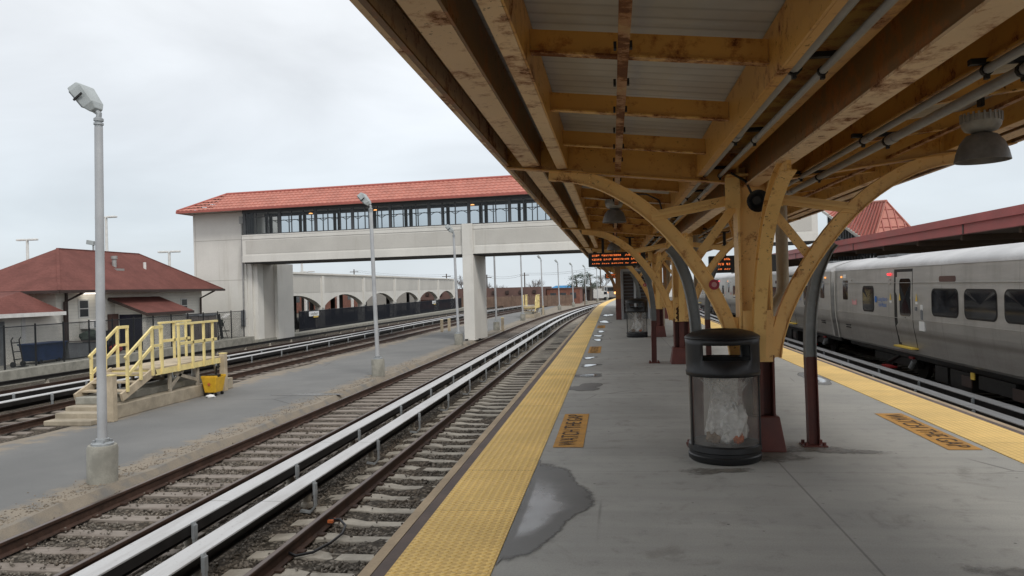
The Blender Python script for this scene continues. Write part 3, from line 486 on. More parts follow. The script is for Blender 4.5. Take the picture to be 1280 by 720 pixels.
def clips(parent, xc, y0, y1, mat):
    m = MB()
    y = y0 + .3
    while y < y1:
        for sg in (-1, 1):
            for s2 in (-1, 1): x = xc + sg * .75 + s2 * .1; m.box(x - .04, x + .04, y - .05, y + .05, -1.42, -1.395)
        y += .61
    o = m.build('rail_clips', mat, parent); o['kind'] = 'stuff'
t1 = track('track beside the left platform edge with pale concrete ties', -3.09, 1.5, 190, False); clips(t1, -3.09, 1.5, 24, 'rail')
t2 = track('rusty track with timber ties beside the lamp posts', -6.65, 1.5, 190, True); clips(t2, -6.65, 1.5, 24, 'rail')
def sk3(y): return -.45 + .0155 * y if y < 45 else .25
def sk4(y): return -1.0 + .03 * y if y < 45 else .35
t3 = track('track beyond the asphalt yard beside the yellow stairs', -13.95 - .75 + .0, 6, 180, True, skew=sk3)
t4 = track('leftmost track in front of the fence and garage', -18.75, 6, 180, True, skew=sk4)
t5 = track('empty track hidden below the right platform edge', 5.85, 2, 110, False); t6 = track('track under the silver train', 9.4, 2, 110, False)
def third_rail(label, x, y0, y1, side, skew=lambda y: 0., cover=True, step=2.9, ph=0., skirt=True):
    t_ = thing('third_rail', label, 'third rail', (x, y0, -1.47), 0, 'covered third rails'); ys = ylist(y0, y1)
    if skew(0) != skew(30): ys = sorted(set(ys + [10, 20, 30, 40]))
    m = MB(); sweep(m, [(x - .07, -1.27), (x + .07, -1.27), (x + .07, -1.255), (x + .02, -1.24), (x + .02, -1.18), (x + .05, -1.165), (x + .05, -1.13), (x - .05, -1.13), (x - .05, -1.165), (x - .02, -1.18), (x - .02, -1.24), (x - .07, -1.255)], ys, off=skew); m.build('conductor_rail', 'blackrail', t_)
    if cover:
        cxx = x + side * .11
        m = MB(); sweep(m, [(cxx - .135, -1.022), (cxx + .135, -1.022), (cxx + .135, -1.004), (cxx - .135, -1.004)], ys, off=skew); m.build('cover_board', 'cover', t_)
        m = MB(); xs_ = cxx + side * .118
        if skirt: sweep(m, [(xs_ - .012, -1.14), (xs_ + .012, -1.14), (xs_ + .012, -1.024), (xs_ - .012, -1.024)], ys, off=skew); m.build('cover_skirt', 'blackrail', t_)
    y = y0 + ph
    bb = None; ii = None; nb = 0
    while y < min(y1, y0 + 190) and nb < 64:
        xo = x + bend(y) + skew(y)
        if cover:
            if bb is None:
                b = MB(); sx = side * .27
                b.ribbon([(sx * .2, .05), (sx * .75, .03), (sx * 1.02, .12), (sx * 1.02, .42), (sx * .96, .475)], .03, .06, 'xz', 0); b.box(sx * 1.02 - .02, sx * 1.02 + .02, -.035, .035, .28, .44)
                bb = b.build('bracket', 'galv', t_, local=True); c = bb
            else: c = bb.copy(); COL.objects.link(c)
            c.location = (xo - x, y - y0, 0)
        if ii is None: ii = MB().lathe([(.0, 0), (.09, 0), (.09, .05), (.06, .08), (.075, .12), (.05, .2), (0, .2)], (0, 0, 0), 10).build('insulator', 'tie_c', t_, smooth=True, local=True); c = ii
        else: c = ii.copy(); COL.objects.link(c)
        c.location = (xo - x, y - y0 + .35, 0); y += step; nb += 1
    return t_
third_rail('white covered third rail next to the near concrete tie track', -4.52, 1.5, 190, 1, ph=2.85, skirt=False)
third_rail('white covered third rail next to the rusty timber tie track', -5.22, 1.5, 190, 1, ph=.95)
third_rail('white covered third rail near the yellow stairs', -16.05, 5, 180, 1, skew=sk3); third_rail('white covered third rail farther from the yellow stairs', -17.0, 5, 180, 1, skew=sk4)
third_rail('low uncovered dark rail along the fence kerb', -20.9, 5, 180, 1, skew=sk4, cover=False)
third_rail('white covered third rail just beyond the right platform edge', 7.3, 3, 110, -1, ph=1.4); third_rail('white covered third rail directly below the silver train', 7.95, 3, 110, -1)
# bond cable loop on the near rail
t_ = thing('bond_cable', 'looped black bond cable clamped to the shiny near rail', 'cable', (-3.7, 8.9, -1.42))
m = MB(); m.tube([(-3.86, 8.35, -1.36), (-3.74, 8.32, -1.395), (-3.58, 8.45, -1.395), (-3.48, 8.75, -1.385), (-3.46, 9.1, -1.385), (-3.53, 9.4, -1.38), (-3.66, 9.55, -1.35), (-3.8, 9.55, -1.35)], .017, 8); m.build('cable', 'black', t_, smooth=True)
m = MB(); m.cbox((-3.77, 9.5, -1.36), (.07, .05, .035)); m.cbox((-3.75, 9.58, -1.36), (.03, .04, .03)); each(m, 'clamp', 'lamp_or' if 0 else 'bagor', t_)

# ------------------------------------------------------------------ lamp posts
LH = 5.72
t_ = thing('lamp_post', 'nearest grey lamp post on its round concrete base', 'lamp post', (-8.3, 11.15, GZ), 0, 'lamp posts along the asphalt yard')
def L(*p): return (p[0] - 8.3, p[1] + 11.15, p[2] + GZ)
m = MB(); m.lathe([(0, 0), (.225, 0), (.23, .55), (.21, .6), (0, .6)], L(0, 0, 0), 28); m.build('base', 'basec', t_, smooth=True)
m = MB(); m.lathe([(0, .6), (.17, .6), (.17, .63), (.1, .65), (.1, .7), (0, .7)], L(0, 0, 0), 16)
for a in range(4): m.cbox(L(.12 * math.cos(a * PI / 2 + .7), .12 * math.sin(a * PI / 2 + .7), .65), (.04, .04, .06))
m.build('base_plate', 'galv', t_, smooth=True)
m = MB(); m.tube([L(0, 0, .62), L(-.03, 0, 3), L(-.05, 0, LH)], [.074, .069, .063], 16); m.build('pole', 'pole', t_, smooth=True)
m = MB(); m.lathe([(.0, LH), (.06, LH), (.06, LH + .04), (.075, LH + .04), (.075, LH + .07), (.055, LH + .07), (.055, LH + .1), (.075, LH + .1), (.075, LH + .14), (.05, LH + .16), (0, LH + .16)], L(-.05, 0, 0), 12); m.tube([L(-.05, 0, LH + .14), L(-.04, 0, LH + .22), L(-.12, 0, LH + .28)], .045, 8); m.build('knuckle', 'galv', t_, smooth=True)
Rm = Matrix.Rotation(math.radians(52), 3, 'Y')
def H(px, py, pz): v = Rm @ Vector((px * .82, py * .82, pz * .66)); return L(-.1 + v.x, v.y, LH + .27 + v.z)
m = MB(); vs = []
for x_, z0, z1, hw in ((0.02, -.06, .1, .13), (-.1, -.11, .17, .2), (-.5, -.13, .2, .24), (-.6, -.13, .12, .22)): vs += [H(x_, -hw, z0), H(x_, hw, z0), H(x_, hw * .85, z1), H(x_, -hw * .85, z1)]
m.add(vs, [(i * 4 + k, i * 4 + (k + 1) % 4, i * 4 + 4 + (k + 1) % 4, i * 4 + 4 + k) for i in range(3) for k in range(4)] + [(0, 1, 2, 3), (15, 14, 13, 12)]); hd = m.build('lamp_head', 'lamphouse', t_, bevel=.015)
m = MB(); vs = [H(-.13, -.17, -.118), H(-.13, .17, -.118), H(-.56, .19, -.138), H(-.56, -.19, -.138)]; vs2 = [H(-.15, -.15, -.16), H(-.15, .15, -.16), H(-.54, .17, -.18), H(-.54, -.17, -.18)]; m.add(vs + vs2, [(0, 1, 2, 3), (7, 6, 5, 4), (0, 1, 5, 4), (1, 2, 6, 5), (2, 3, 7, 6), (3, 0, 4, 7)]); m.build('lens', 'lampglass', hd)
m = MB(); m.cbox(H(-.3, -.25, -.02), (.03, .02, .18), Rm); m.build('latch', 'dark', hd)
LT = flat(t_)
t_.rotation_euler = (0, .026, 0); t_.location.x = -8.25
names = ['second lamp post from the camera with wet asphalt beside it', 'third lamp post standing just before the concrete bridge pier', 'fourth lamp post beside a short tan bollard', 'fifth lamp post beside the far yellow stairs', 'sixth lamp post beyond the far yellow stairs', 'seventh lamp post along the bending tracks', 'eighth lamp post along the bending tracks', 'ninth lamp post along the bending tracks', 'tenth lamp post along the bending tracks', 'farthest small lamp post before the pine trees']
for k, y in enumerate([25.42, 39.3, 52.4, 66.5, 80.8, 95, 109, 123, 137, 151]): dup(LT, (-8.2 + bend(y) * .9, y, GZ), names[k]).rotation_euler = (0, -.012 if k < 2 else random.uniform(-.006, .006), 0)

# ------------------------------------------------------------------ canopy
CX = 1.38; CY0, CY1 = -6, 60
def slope(x): return 2.9 - .115 * (x + 1.1)       # line of the girder undersides, left half
cn = thing('platform_canopy', 'long rusting yellow steel canopy with two roof slopes meeting in a valley', 'canopy', (CX, CY0, 0))
ysc = ylist(CY0, CY1)
def mir(prof, sg): return [(x if sg < 0 else 2 * CX - x, z) for x, z in prof]
def long_(name, profs, mat, sg, par=cn):
    mb = MB()
    for p in profs: sweep(mb, mir(p, sg), ysc)
    return mb.build(name, mat, par)
colY = [-.5, 7.7, 15.9, 24.0, 32.2, 40.4, 48.6, 56.8]
for sg in (-1, 1):
    long_('roof_deck', [[(-1.049, 3.22), (1.0, 2.985), (1.0, 3.01), (-1.049, 3.245)]], 'deck', sg)
    long_('fascia', [rect(-1.085, -1.05, 2.9, 3.26)], 'cream', sg)
    long_('eave_soffit', [[(-1.049, 3.1), (-.72, 3.06), (-.72, 3.075), (-1.049, 3.115)], rect(-1.049, -1.015, 2.9, 2.912)], 'brownp', sg)
    long_('eave_beam', [rect(-.88, -.713, 2.885, 2.9)], 'cream', sg); long_('eave_beam_web', [rect(-.711, -.696, 2.885, 3.17)], 'brownp', sg)
    long_('inner_beam', [rect(-.53, -.432, 2.848, 2.862)], 'cream', sg); long_('inner_beam_web', [rect(-.43, -.418, 2.848, 3.14)], 'yel', sg)
    long_('tie_rod_bar', [[(.055, 2.8), (.11, 2.795), (.11, 2.82), (.055, 2.825)]], 'rustbar', sg)
    long_('valley_beam', [rect(.85, .865, 2.7, 2.98), rect(.867, .91, 2.7, 2.712)], 'yel', sg)
    long_('valley_plate', [rect(.867, 1.36, 2.955, 2.965)], 'valley', sg)
    long_('angle_bar', [rect(1.15, 1.2, 2.75, 2.758), rect(1.2, 1.21, 2.75, 2.82)], 'yel', sg)
long_('center_girder', [rect(1.302, 1.458, 2.585, 2.6), rect(1.372, 1.388, 2.601, 2.954)], 'cream', -1)
m = MB(); sweep(m, rect(1.33, 1.371, 2.602, 2.953), ysc); sweep(m, rect(1.389, 1.43, 2.602, 2.953), ysc); m.build('girder_web', 'brownp', cn)
# rafters across, one every 1.37 m
for sg in (-1, 1):
    pur = None; k = 0; y = CY0 + .55
    while y < CY1 - .5 and k < 48:
        if min(abs(y - c) for c in colY) > .28:
            if pur is None:
                mb = MB()
                def pz(x): return 2.945 - .115 * (x + .44)
                x0, x1 = -.416, .848
                for (ya, yb, za, zb) in ((-.006, .006, .013, .135),):
                    vs = [(x0, ya, pz(x0) + za), (x1, ya, pz(x1) + za), (x1, yb, pz(x1) + za), (x0, yb, pz(x0) + za), (x0, ya, pz(x0) + zb), (x1, ya, pz(x1) + zb), (x1, yb, pz(x1) + zb), (x0, yb, pz(x0) + zb)]
                    if sg > 0: vs = [(2 * CX - a, b, c) for a, b, c in vs]
                    mb.add(vs, [(3, 2, 1, 0), (4, 5, 6, 7), (0, 1, 5, 4), (1, 2, 6, 5), (2, 3, 7, 6), (3, 0, 4, 7)])
                mb.v = [(a - CX, b, c) for a, b, c in mb.v]
                pur = mb.build('rafter', 'yel', cn, local=True); c = pur
                mb = MB(); vs = [(x0, -.03, pz(x0)), (x1, -.03, pz(x1)), (x1, .035, pz(x1)), (x0, .035, pz(x0)), (x0, -.03, pz(x0) + .012), (x1, -.03, pz(x1) + .012), (x1, .035, pz(x1) + .012), (x0, .035, pz(x0) + .012)]
                if sg > 0: vs = [(2 * CX - a, b, c_) for a, b, c_ in vs]
                mb.add([(a - CX, b, c_) for a, b, c_ in vs], [(3, 2, 1, 0), (4, 5, 6, 7), (0, 1, 5, 4), (1, 2, 6, 5), (2, 3, 7, 6), (3, 0, 4, 7)]); pfl = mb.build('flange', 'rustflange', pur, local=True)
            else:
                c = pur.copy(); COL.objects.link(c); f2 = pfl.copy(); COL.objects.link(f2); f2.parent = c
            c.location = (bend(y), y - CY0, 0)
        y += 1.37; k += 1
# cross girders on the columns
cg = None
for cyy in colY:
    if cg is None:
        mb = MB()
        for sg in (-1, 1):
            def q(x, z, y): return ((x if sg < 0 else 2 * CX - x) - CX, y, z)
            for x0, x1, ya, yb, zA, zB in ((-1.045, 1.3, -.008, .008, 0, .0), (-1.045, 1.3, -.06, .06, -.012, .0)):
                top = (lambda x: 3.195 - .115 * (x + 1.1)) if ya == -.008 else (lambda x: slope(x) - .001)
                vs = [q(x0, slope(x0) + zA, ya), q(x1, slope(x1) + zA, ya), q(x1, slope(x1) + zA, yb), q(x0, slope(x0) + zA, yb), q(x0, top(x0), ya), q(x1, top(x1), ya), q(x1, top(x1), yb), q(x0, top(x0), yb)]
                mb.add(vs, [(3, 2, 1, 0), (4, 5, 6, 7), (0, 1, 5, 4), (1, 2, 6, 5), (2, 3, 7, 6), (3, 0, 4, 7)])
            for x in (-.9, -.42, .76, .98): mb.cbox(q(x, slope(x) + .12, -.013), (.09, .01, .2))
        cg = mb.build('cross_girder', 'yel', cn, local=True); c = cg
    else: c = cg.copy(); COL.objects.link(c)
    c.location = (bend(cyy), cyy - CY0, 0)
# small clips on the tie bar
m = MB(); y = CY0 + .9
while y < 30: m.box(.035, .05, y, y + .04, 2.815, 2.85); m.box(.112, .127, y, y + .04, 2.815, 2.85); y += .68
o = m.build('bar_clips', 'dark', cn); o['kind'] = 'stuff'
# conduits
for label, x, z, r, mat in (('thick grey conduit left of the canopy valley', .945, 2.74, .034, 'conduit'), ('thin grey conduit left of the canopy valley', 1.085, 2.71, .02, 'conduit'), ('thin grey conduit right of the canopy valley', 1.86, 2.665, .023, 'conduit'), ('thick grey conduit right of the canopy valley', 2.03, 2.655, .03, 'conduit')):
    t_ = thing('conduit', label, 'conduit', (x, CY0, z), 0, 'conduits running under the canopy')
    m = MB(); m.tube([(x + bend(y), y, z) for y in ylist(CY0 + .3, CY1 - .3)], r, 10); m.build('pipe', mat, t_, smooth=True)
    m = MB(); y = -1.0
    for k in range(14): m.tube([(x, y + k * 3.05 + .6, z), (x, y + k * 3.05 + .72, z)], r * 1.22, 10)
    each(m, 'coupling', 'conduit', t_, smooth=True)
    m = MB(); y = -3.4
    while y < 40: m.tube([(x, y - .012, z), (x, y + .012, z)], r * 1.3, 10); m.cbox((x, y, z - r * 1.35), (.02, .03, .03)); y += 1.85
    o = m.build('straps', 'dark', t_); o['kind'] = 'stuff'
m = MB(); y = -3.4
while y < 45:
    m.box(.855, 1.15, y - .02, y + .02, 2.778, 2.806); m.box(1.78, 2.12, y - .02, y + .02, 2.692, 2.72); m.box(.86, .875, y - .006, y + .006, 2.806, 2.955); m.box(1.9, 1.915, y - .006, y + .006, 2.72, 2.955); y += 1.85
each(m, 'conduit_hanger', 'dark', cn)

# ------------------------------------------------------------------ canopy columns
def arcpts(cpts, n=18):
    # Catmull-Rom through control points
    P = [Vector((a, b)) for a, b in cpts]; P = [2 * P[0] - P[1]] + P + [2 * P[-1] - P[-2]]; out = []
    seg = len(P) - 3
    for i in range(seg):
        for k in range(n // seg + 1):
            t_ = k / (n // seg + 1); a, b, c, d = P[i:i + 4]
            out.append(.5 * ((2 * b) + (c - a) * t_ + (2 * a - 5 * b + 4 * c - d) * t_ * t_ + (3 * b - a - 3 * c + d) * t_ ** 3))
    out.append(P[-2]); return [(p.x, p.y) for p in out]
def column(y, label, sticker=False, props=True, patch=()):
    x0 = CX + bend(y); t_ = thing('canopy_column', label, 'column', (x0, y, 0), 0, 'canopy columns')
    W = lambda px, py, pz: (x0 + px, y + py, pz)
    m = MB(); vs = []
    for z, h in ((0, .235), (.34, .185)): vs += [W(-h, -h * .9, z), W(h, -h * .9, z), W(h, h * .9, z), W(-h, h * .9, z)]
    m.add(vs, [(3, 2, 1, 0), (4, 5, 6, 7), (0, 1, 5, 4), (1, 2, 6, 5), (2, 3, 7, 6), (3, 0, 4, 7)]); m.build('pedestal', 'colred', t_, bevel=.012)
    def hsec(mb, z0, z1, a, b, w_=.02):
        mb.cbox(W(-a, 0, (z0 + z1) / 2), (w_, 2 * b, z1 - z0)); mb.cbox(W(a, 0, (z0 + z1) / 2), (w_, 2 * b, z1 - z0)); mb.cbox(W(0, 0, (z0 + z1) / 2), (2 * a - w_ - .004, w_, z1 - z0)); return mb
    m = hsec(MB(), .341, .93, .145, .135); m.cbox(W(0, 0, .63), (.1, .2, .575)); m.build('lower_shaft', 'colred', t_)
    m = hsec(MB(), .931, 2.78, .145, .135); m.build('shaft', 'yel_col', t_)
    for sg in (-1, 1):
        pts = arcpts([(.185, .9), (.21, 1.08), (.3, 1.36), (.48, 1.72), (.74, 2.1), (1.05, 2.42), (1.38, 2.64), (1.68, 2.755), (2.0, 2.785)])
        n_ = len(pts); wd = [.1 + .02 * math.sin(PI * i / (n_ - 1)) - (.03 * max(0, (i / (n_ - 1) - .88) / .12)) for i in range(n_)]
        m = MB(); m.ribbon([(x0 + sg * a, b) for a, b in pts], wd, .035, 'xz', y, flange=(.09, .01))
        for i in range(4, n_ - 2, 2):
            for e_ in (-.045, .045): a, b = pts[i]; m.lathe([(.014, 0), (.012, .006), (0, .009)], (0, 0, 0), 6); m.v[-18:] = [tuple(W(sg * a + q_[0], -.018 - q_[2], b + e_ * .6 + q_[1])) for q_ in m.v[-18:]]
        br = m.build('bracket', 'yel_col', t_)
        m = MB(); m.prism([(x0 + sg * a, b) for a, b in ((.158, .86), (.2, .92), (.28, 1.12), (.31, 1.3), (.158, 1.3))], 'xz', y - .03, y + .03); m.build('gusset', 'yel_col', t_)
        m = MB(); m.bar(W(sg * .15, -.02, 2.47), W(sg * .98, -.02, 2.33), .03, .1); m.bar(W(sg * .15, -.055, 2.47), W(sg * .98, -.055, 2.33), .012, .03)
        m.build('tie_bar', 'yel_col', t_)
        m = MB(); m.bar(W(sg * .15, .03, 2.42), W(sg * .58, .03, 1.84), .03, .085); m.build('diagonal_brace', 'yel_col', t_)
        # along the platform
        pts = arcpts([(.16, .9), (.2, 1.1), (.32, 1.5), (.55, 1.9), (.9, 2.26), (1.3, 2.48), (1.62, 2.56)]); n_ = len(pts)
        m = MB(); m.ribbon([(y + sg * a, b) for a, b in pts], .105, .035, 'yz', x0, flange=(.115, .01)); m.build('long_bracket', 'yel_col', t_)
        if props:
            pts = arcpts([(.56, .0), (.555, .5), (.55, 1.0), (.57, 1.35), (.63, 1.68), (.73, 1.93), (.8, 2.02)]); lo = [p for p in pts if p[1] <= .93]; hi = [lo[-1]] + [p for p in pts if p[1] > .93]
            py = y + .12
            m = MB(); m.ribbon([(x0 + sg * a, b) for a, b in hi], .085, .012, 'xz', py, flange=(.1, .01)); pr_ = m.build('prop', 'propgrey', t_)
            m = MB(); m.ribbon([(x0 + sg * a, b) for a, b in lo], .085, .012, 'xz', py, flange=(.1, .01)); m.build('painted_foot', 'colred', pr_)
            m = MB(); m.cbox((x0 + sg * .56, py, .008), (.23, .2, .014))
            for a in (-1, 1):
                for b in (-1, 1): m.lathe([(0, .015), (.018, .015), (.018, .045), (0, .045)], (x0 + sg * .56 + a * .085, py + b * .07, 0), 6)
            m.build('base_plate', 'colred', pr_)
    m = MB(); m.cbox(W(0, -.165, 1.12), (.27, .02, .5)); m.cbox(W(0, .165, 1.12), (.27, .02, .5)); m.build('splice_plate', 'yel_col', t_)
    if patch:
        rp_ = random.Random(int(y)); m = MB()
        for (xa, za, hh, ww) in patch:
            n_ = 12; L_ = []; R_ = []
            for i in range(n_ + 1): f_ = i / n_; q_ = ww * math.sin(PI * min(1, .08 + f_ * .9)) ** .5 * rp_.uniform(.55, 1.2); xx = xa + .015 * math.sin(i * 1.7); L_.append(W(xx - q_, -.1785, za + hh * f_)); R_.append(W(xx + q_ * rp_.uniform(.7, 1.1), -.1785, za + hh * f_))
            m.add(L_ + R_[::-1], [tuple(range(2 * n_ + 2))])
        o = m.build('peeled_paint', 'peel', t_)
    m = MB(); m.cbox(W(0, 0, 2.69), (.5, .34, .02)); m.cbox(W(-.2, -.15, 2.52), (.14, .012, .3)); m.cbox(W(.2, -.15, 2.52), (.14, .012, .3)); m.build('cap_plate', 'yel_col', t_)
    m = MB(); m.tube([W(.4, .55, 2.75), W(.4, .55, 1.62), W(.38, .53, 1.5), W(.24, .4, 1.32), W(.17, .28, 1.22), W(.165, .26, 1.0), W(.165, .26, .02)], .062, 12); m.build('drainpipe', 'offpipe', t_, smooth=True)
    if sticker:
        m = MB(); m.add([W(-.385 + .052 * math.cos(a * PI / 10), -.056, 1.63 + .052 * math.sin(a * PI / 10)) for a in range(20)], [tuple(range(20))]); s_ = m.build('reflector', 'sticker', t_); s_['label'] = 'round red sticker on the left bracket'
        m = MB()
        for a in range(20): pass
        m.add([W(-.385 + .026 * math.cos(a * PI / 10), -.058, 1.63 + .026 * math.sin(a * PI / 10)) for a in range(20)], [tuple(range(20))]); m.build('sticker_centre', 'tpink', s_)
    return t_
cl = ['yellow column just behind the camera carrying the canopy', 'nearest yellow canopy column behind the black trash bin', 'second canopy column with peeling brown rust above its red base', 'third canopy column beside the further trash bin', 'fourth canopy column in front of the stair enclosure', 'fifth canopy column beyond the stair enclosure', 'sixth canopy column down the platform', 'farthest canopy column down the platform']
for k, y in enumerate(colY):
    if k in (4, 5): continue
    column(y, cl[k], sticker=k in (1, 3), patch={1: ((.02, 1.0, .36, .014),), 2: ((-.07, .88, .3, .035), (.0, 1.12, .2, .022)), 3: ((.03, .9, .25, .03),)}.get(k, ()))
# peeled rust patch on the second column
# paired columns and enclosure at y 36
for k, (x, lb) in enumerate(((.25, 'plain brown and red column left of the stair enclosure'), (2.5, 'plain brown and red column right of the stair enclosure'))):
    t_ = thing('enclosure_column', lb, 'column', (x, 36.3, 0), 0, 'brown columns at the stair enclosure')
    MB().box(x - .13, x + .13, 36.17, 36.43, 0, 1.0).build('lower_shaft', 'colred', t_); MB().box(x - .125, x + .125, 36.175, 36.425, 1.001, 2.75).build('shaft', 'brownp', t_)
    sg = -1 if k == 0 else 1
    pts = arcpts([(.14, 1.35), (.2, 1.7), (.4, 2.15), (.75, 2.55), (1.1, 2.74)]); m = MB(); m.ribbon([(x + sg * a, b) for a, b in pts], .15, .1, 'xz', 36.3); m.build('bracket', 'brownp', t_)
t_ = thing('stair_enclosure', 'grey framed stair enclosure with dark slatted panel under the canopy', 'enclosure', (1.4, 38.5, 0))
MB().box(.42, 2.36, 36.75, 41.5, 0, 2.4).build('wall', 'greyp', t_)
m = MB()
for x in (.45, 1.05, 1.7, 2.32): m.box(x - .05, x + .05, 36.68, 36.745, 0, 2.4)
m.box(.4, 2.37, 36.67, 36.745, 2.3, 2.42); m.build('frame', 'pole', t_)
m = MB()
for z in range(12): m.box(.52, .98, 36.7, 36.742, .3 + z * .16, .3 + z * .16 + .12); m.box(1.12, 1.63, 36.7, 36.742, .3 + z * .16, .3 + z * .16 + .12)
each(m, 'slat_panel', 'gutter', t_)

# bell lamps
def bell(x, y, z, label, q=.81):
    t_ = thing('bell_lamp', label, 'lamp', (x, y, z), 0, 'bell lamps hanging under the canopy')
    S_ = lambda pr_: [(a * q, b * q * .92) for a, b in pr_]
    m = MB(); m.lathe(S_([(0, .44), (.07, .44), (.15, .425), (.155, .385), (.15, .325), (.125, .285), (.06, .26), (0, .26)]), (x, y, z), 24); hs = m.build('ballast_housing', 'ballhouse', t_, smooth=True)
    m = MB(); 
    for a in range(24): t2 = a * PI / 12; m.cbox((x + .156 * q * math.cos(t2), y + .156 * q * math.sin(t2), z + .37 * q), (.01, .012, .06), Matrix.Rotation(t2, 3, 'Z'))
    m.build('cooling_fins', 'conduit', hs)
    m = MB(); m.lathe(S_([(.07, .26), (.12, .24), (.17, .17), (.2, .08), (.215, 0), (.205, 0), (.19, .08), (.16, .165), (.11, .23), (0, .235)]), (x, y, z), 28); m.build('bell_shade', 'bell', t_, smooth=True)
    m = MB(); m.cbox((x, y, z + .47 * q + .06), (.025, .06, .12)); m.cbox((x, y, z + .47 * q + .14), (.16, .08, .06)); m.build('hanger', 'dark', t_)
bell(2.56, 5.6, 2.44, 'large bell lamp hanging at the upper right near the camera'); bell(.05, 11.0, 2.56, 'bell lamp left of the near column bracket'); bell(.05, 19.2, 2.54, 'bell lamp behind the left departure board'); bell(.05, 27.4, 2.54, 'farthest bell lamp on the left side of the canopy'); bell(2.56, 13.8, 2.54, 'bell lamp right of the near column'); bell(2.56, 22, 2.54, 'farthest bell lamp on the right side of the canopy')
# lamp flex
m = MB(); m.tube([(.05, 10.95, 3.0), (.25, 10.7, 2.93), (.5, 10.6, 2.9), (.66, 10.5, 2.8), (.7, 10.4, 2.62), (.8, 10.3, 2.6), (.93, 10.2, 2.7)], .012, 6); tag(m.build('lamp_cable', 'black', smooth=True), 'sagging black cable feeding the left bell lamp', 'cable')
# loudspeaker
t_ = thing('loudspeaker', 'round black loudspeaker on the nearest canopy column', 'loudspeaker', (1.36, 7.42, 2.3))
m = MB(); v0 = len(m.v); m.lathe([(0, -.12), (.03, -.12), (.045, -.02), (.1, .06), (.105, .075), (.095, .07), (.04, -.0), (0, .0)], (0, 0, 0), 20); R2 = Matrix.Rotation(math.radians(100), 3, 'X') ; m.v = [tuple(R2 @ Vector(p) + Vector((1.36, 7.3, 2.41))) for p in m.v]; m.build('horn', 'black', t_, smooth=True)
m = MB(); m.cbox((1.37, 7.5, 2.41), (.05, .12, .05)); m.tube([(1.37, 7.5, 2.45), (1.3, 7.5, 2.62), (1.15, 7.4, 2.69)], .012, 6); m.build('mount', 'black', t_)

# LED boards
def led_board(x0, x1, y, z0, z1, label, seed, half=False):
    t_ = thing('departure_board', label, 'display', ((x0 + x1) / 2, y, z0), 0, 'hanging departure boards')
    b = MB().box(x0, x1, y, y + .22, z0, z1).build('housing', 'signbk', t_, bevel=.01)
    m = MB()
    for x in (x0 + .35, x1 - .35): m.box(x - .03, x + .03, y + .08, y + .14, z1, 2.78); m.box(x - .1, x + .1, y + .05, y + .17, 2.765, 2.785)
    each(m, 'hanger', 'dark', t_)
    rr = random.Random(seed); m = MB(); H_ = z1 - z0
    for row in range(3):
        zc = z1 - H_ * (.2 + .29 * row); hh = H_ * (.062 if row < 2 else .036); x = x0 + .09
        words_ = [[4, 10, 0, 8], [5, 4, 8, 2, 5, 2], [4, 4, 6, 2, 3, 3]][row]
        for wl in words_:
            for c in range(wl):
                if x > x1 - .1 or (half and x > x0 + .42): break
                # dot-matrix character: columns of lit dots
                for dxc in range(3):
                    for dz in range(4):
                        if rr.random() < .72: zz = zc - hh + (dz + .5) * hh / 2; xx = x + dxc * .012; m.box(xx, xx + .01, y - .006, y - .003, zz - hh * .2, zz + hh * .2)
                x += .046
            x += .045
    o = m.build('lettering', 'led', b)
led_board(-.56, .78, 18, 2.1, 2.43, 'lit departure board hanging on the left beyond the second column', 1); led_board(2.15, 3.8, 17.2, 1.86, 2.24, 'mostly dark departure board hanging on the right', 2, True); led_board(-.5, 1.1, 50, 2.1, 2.43, 'far small lit departure board down the platform', 3)

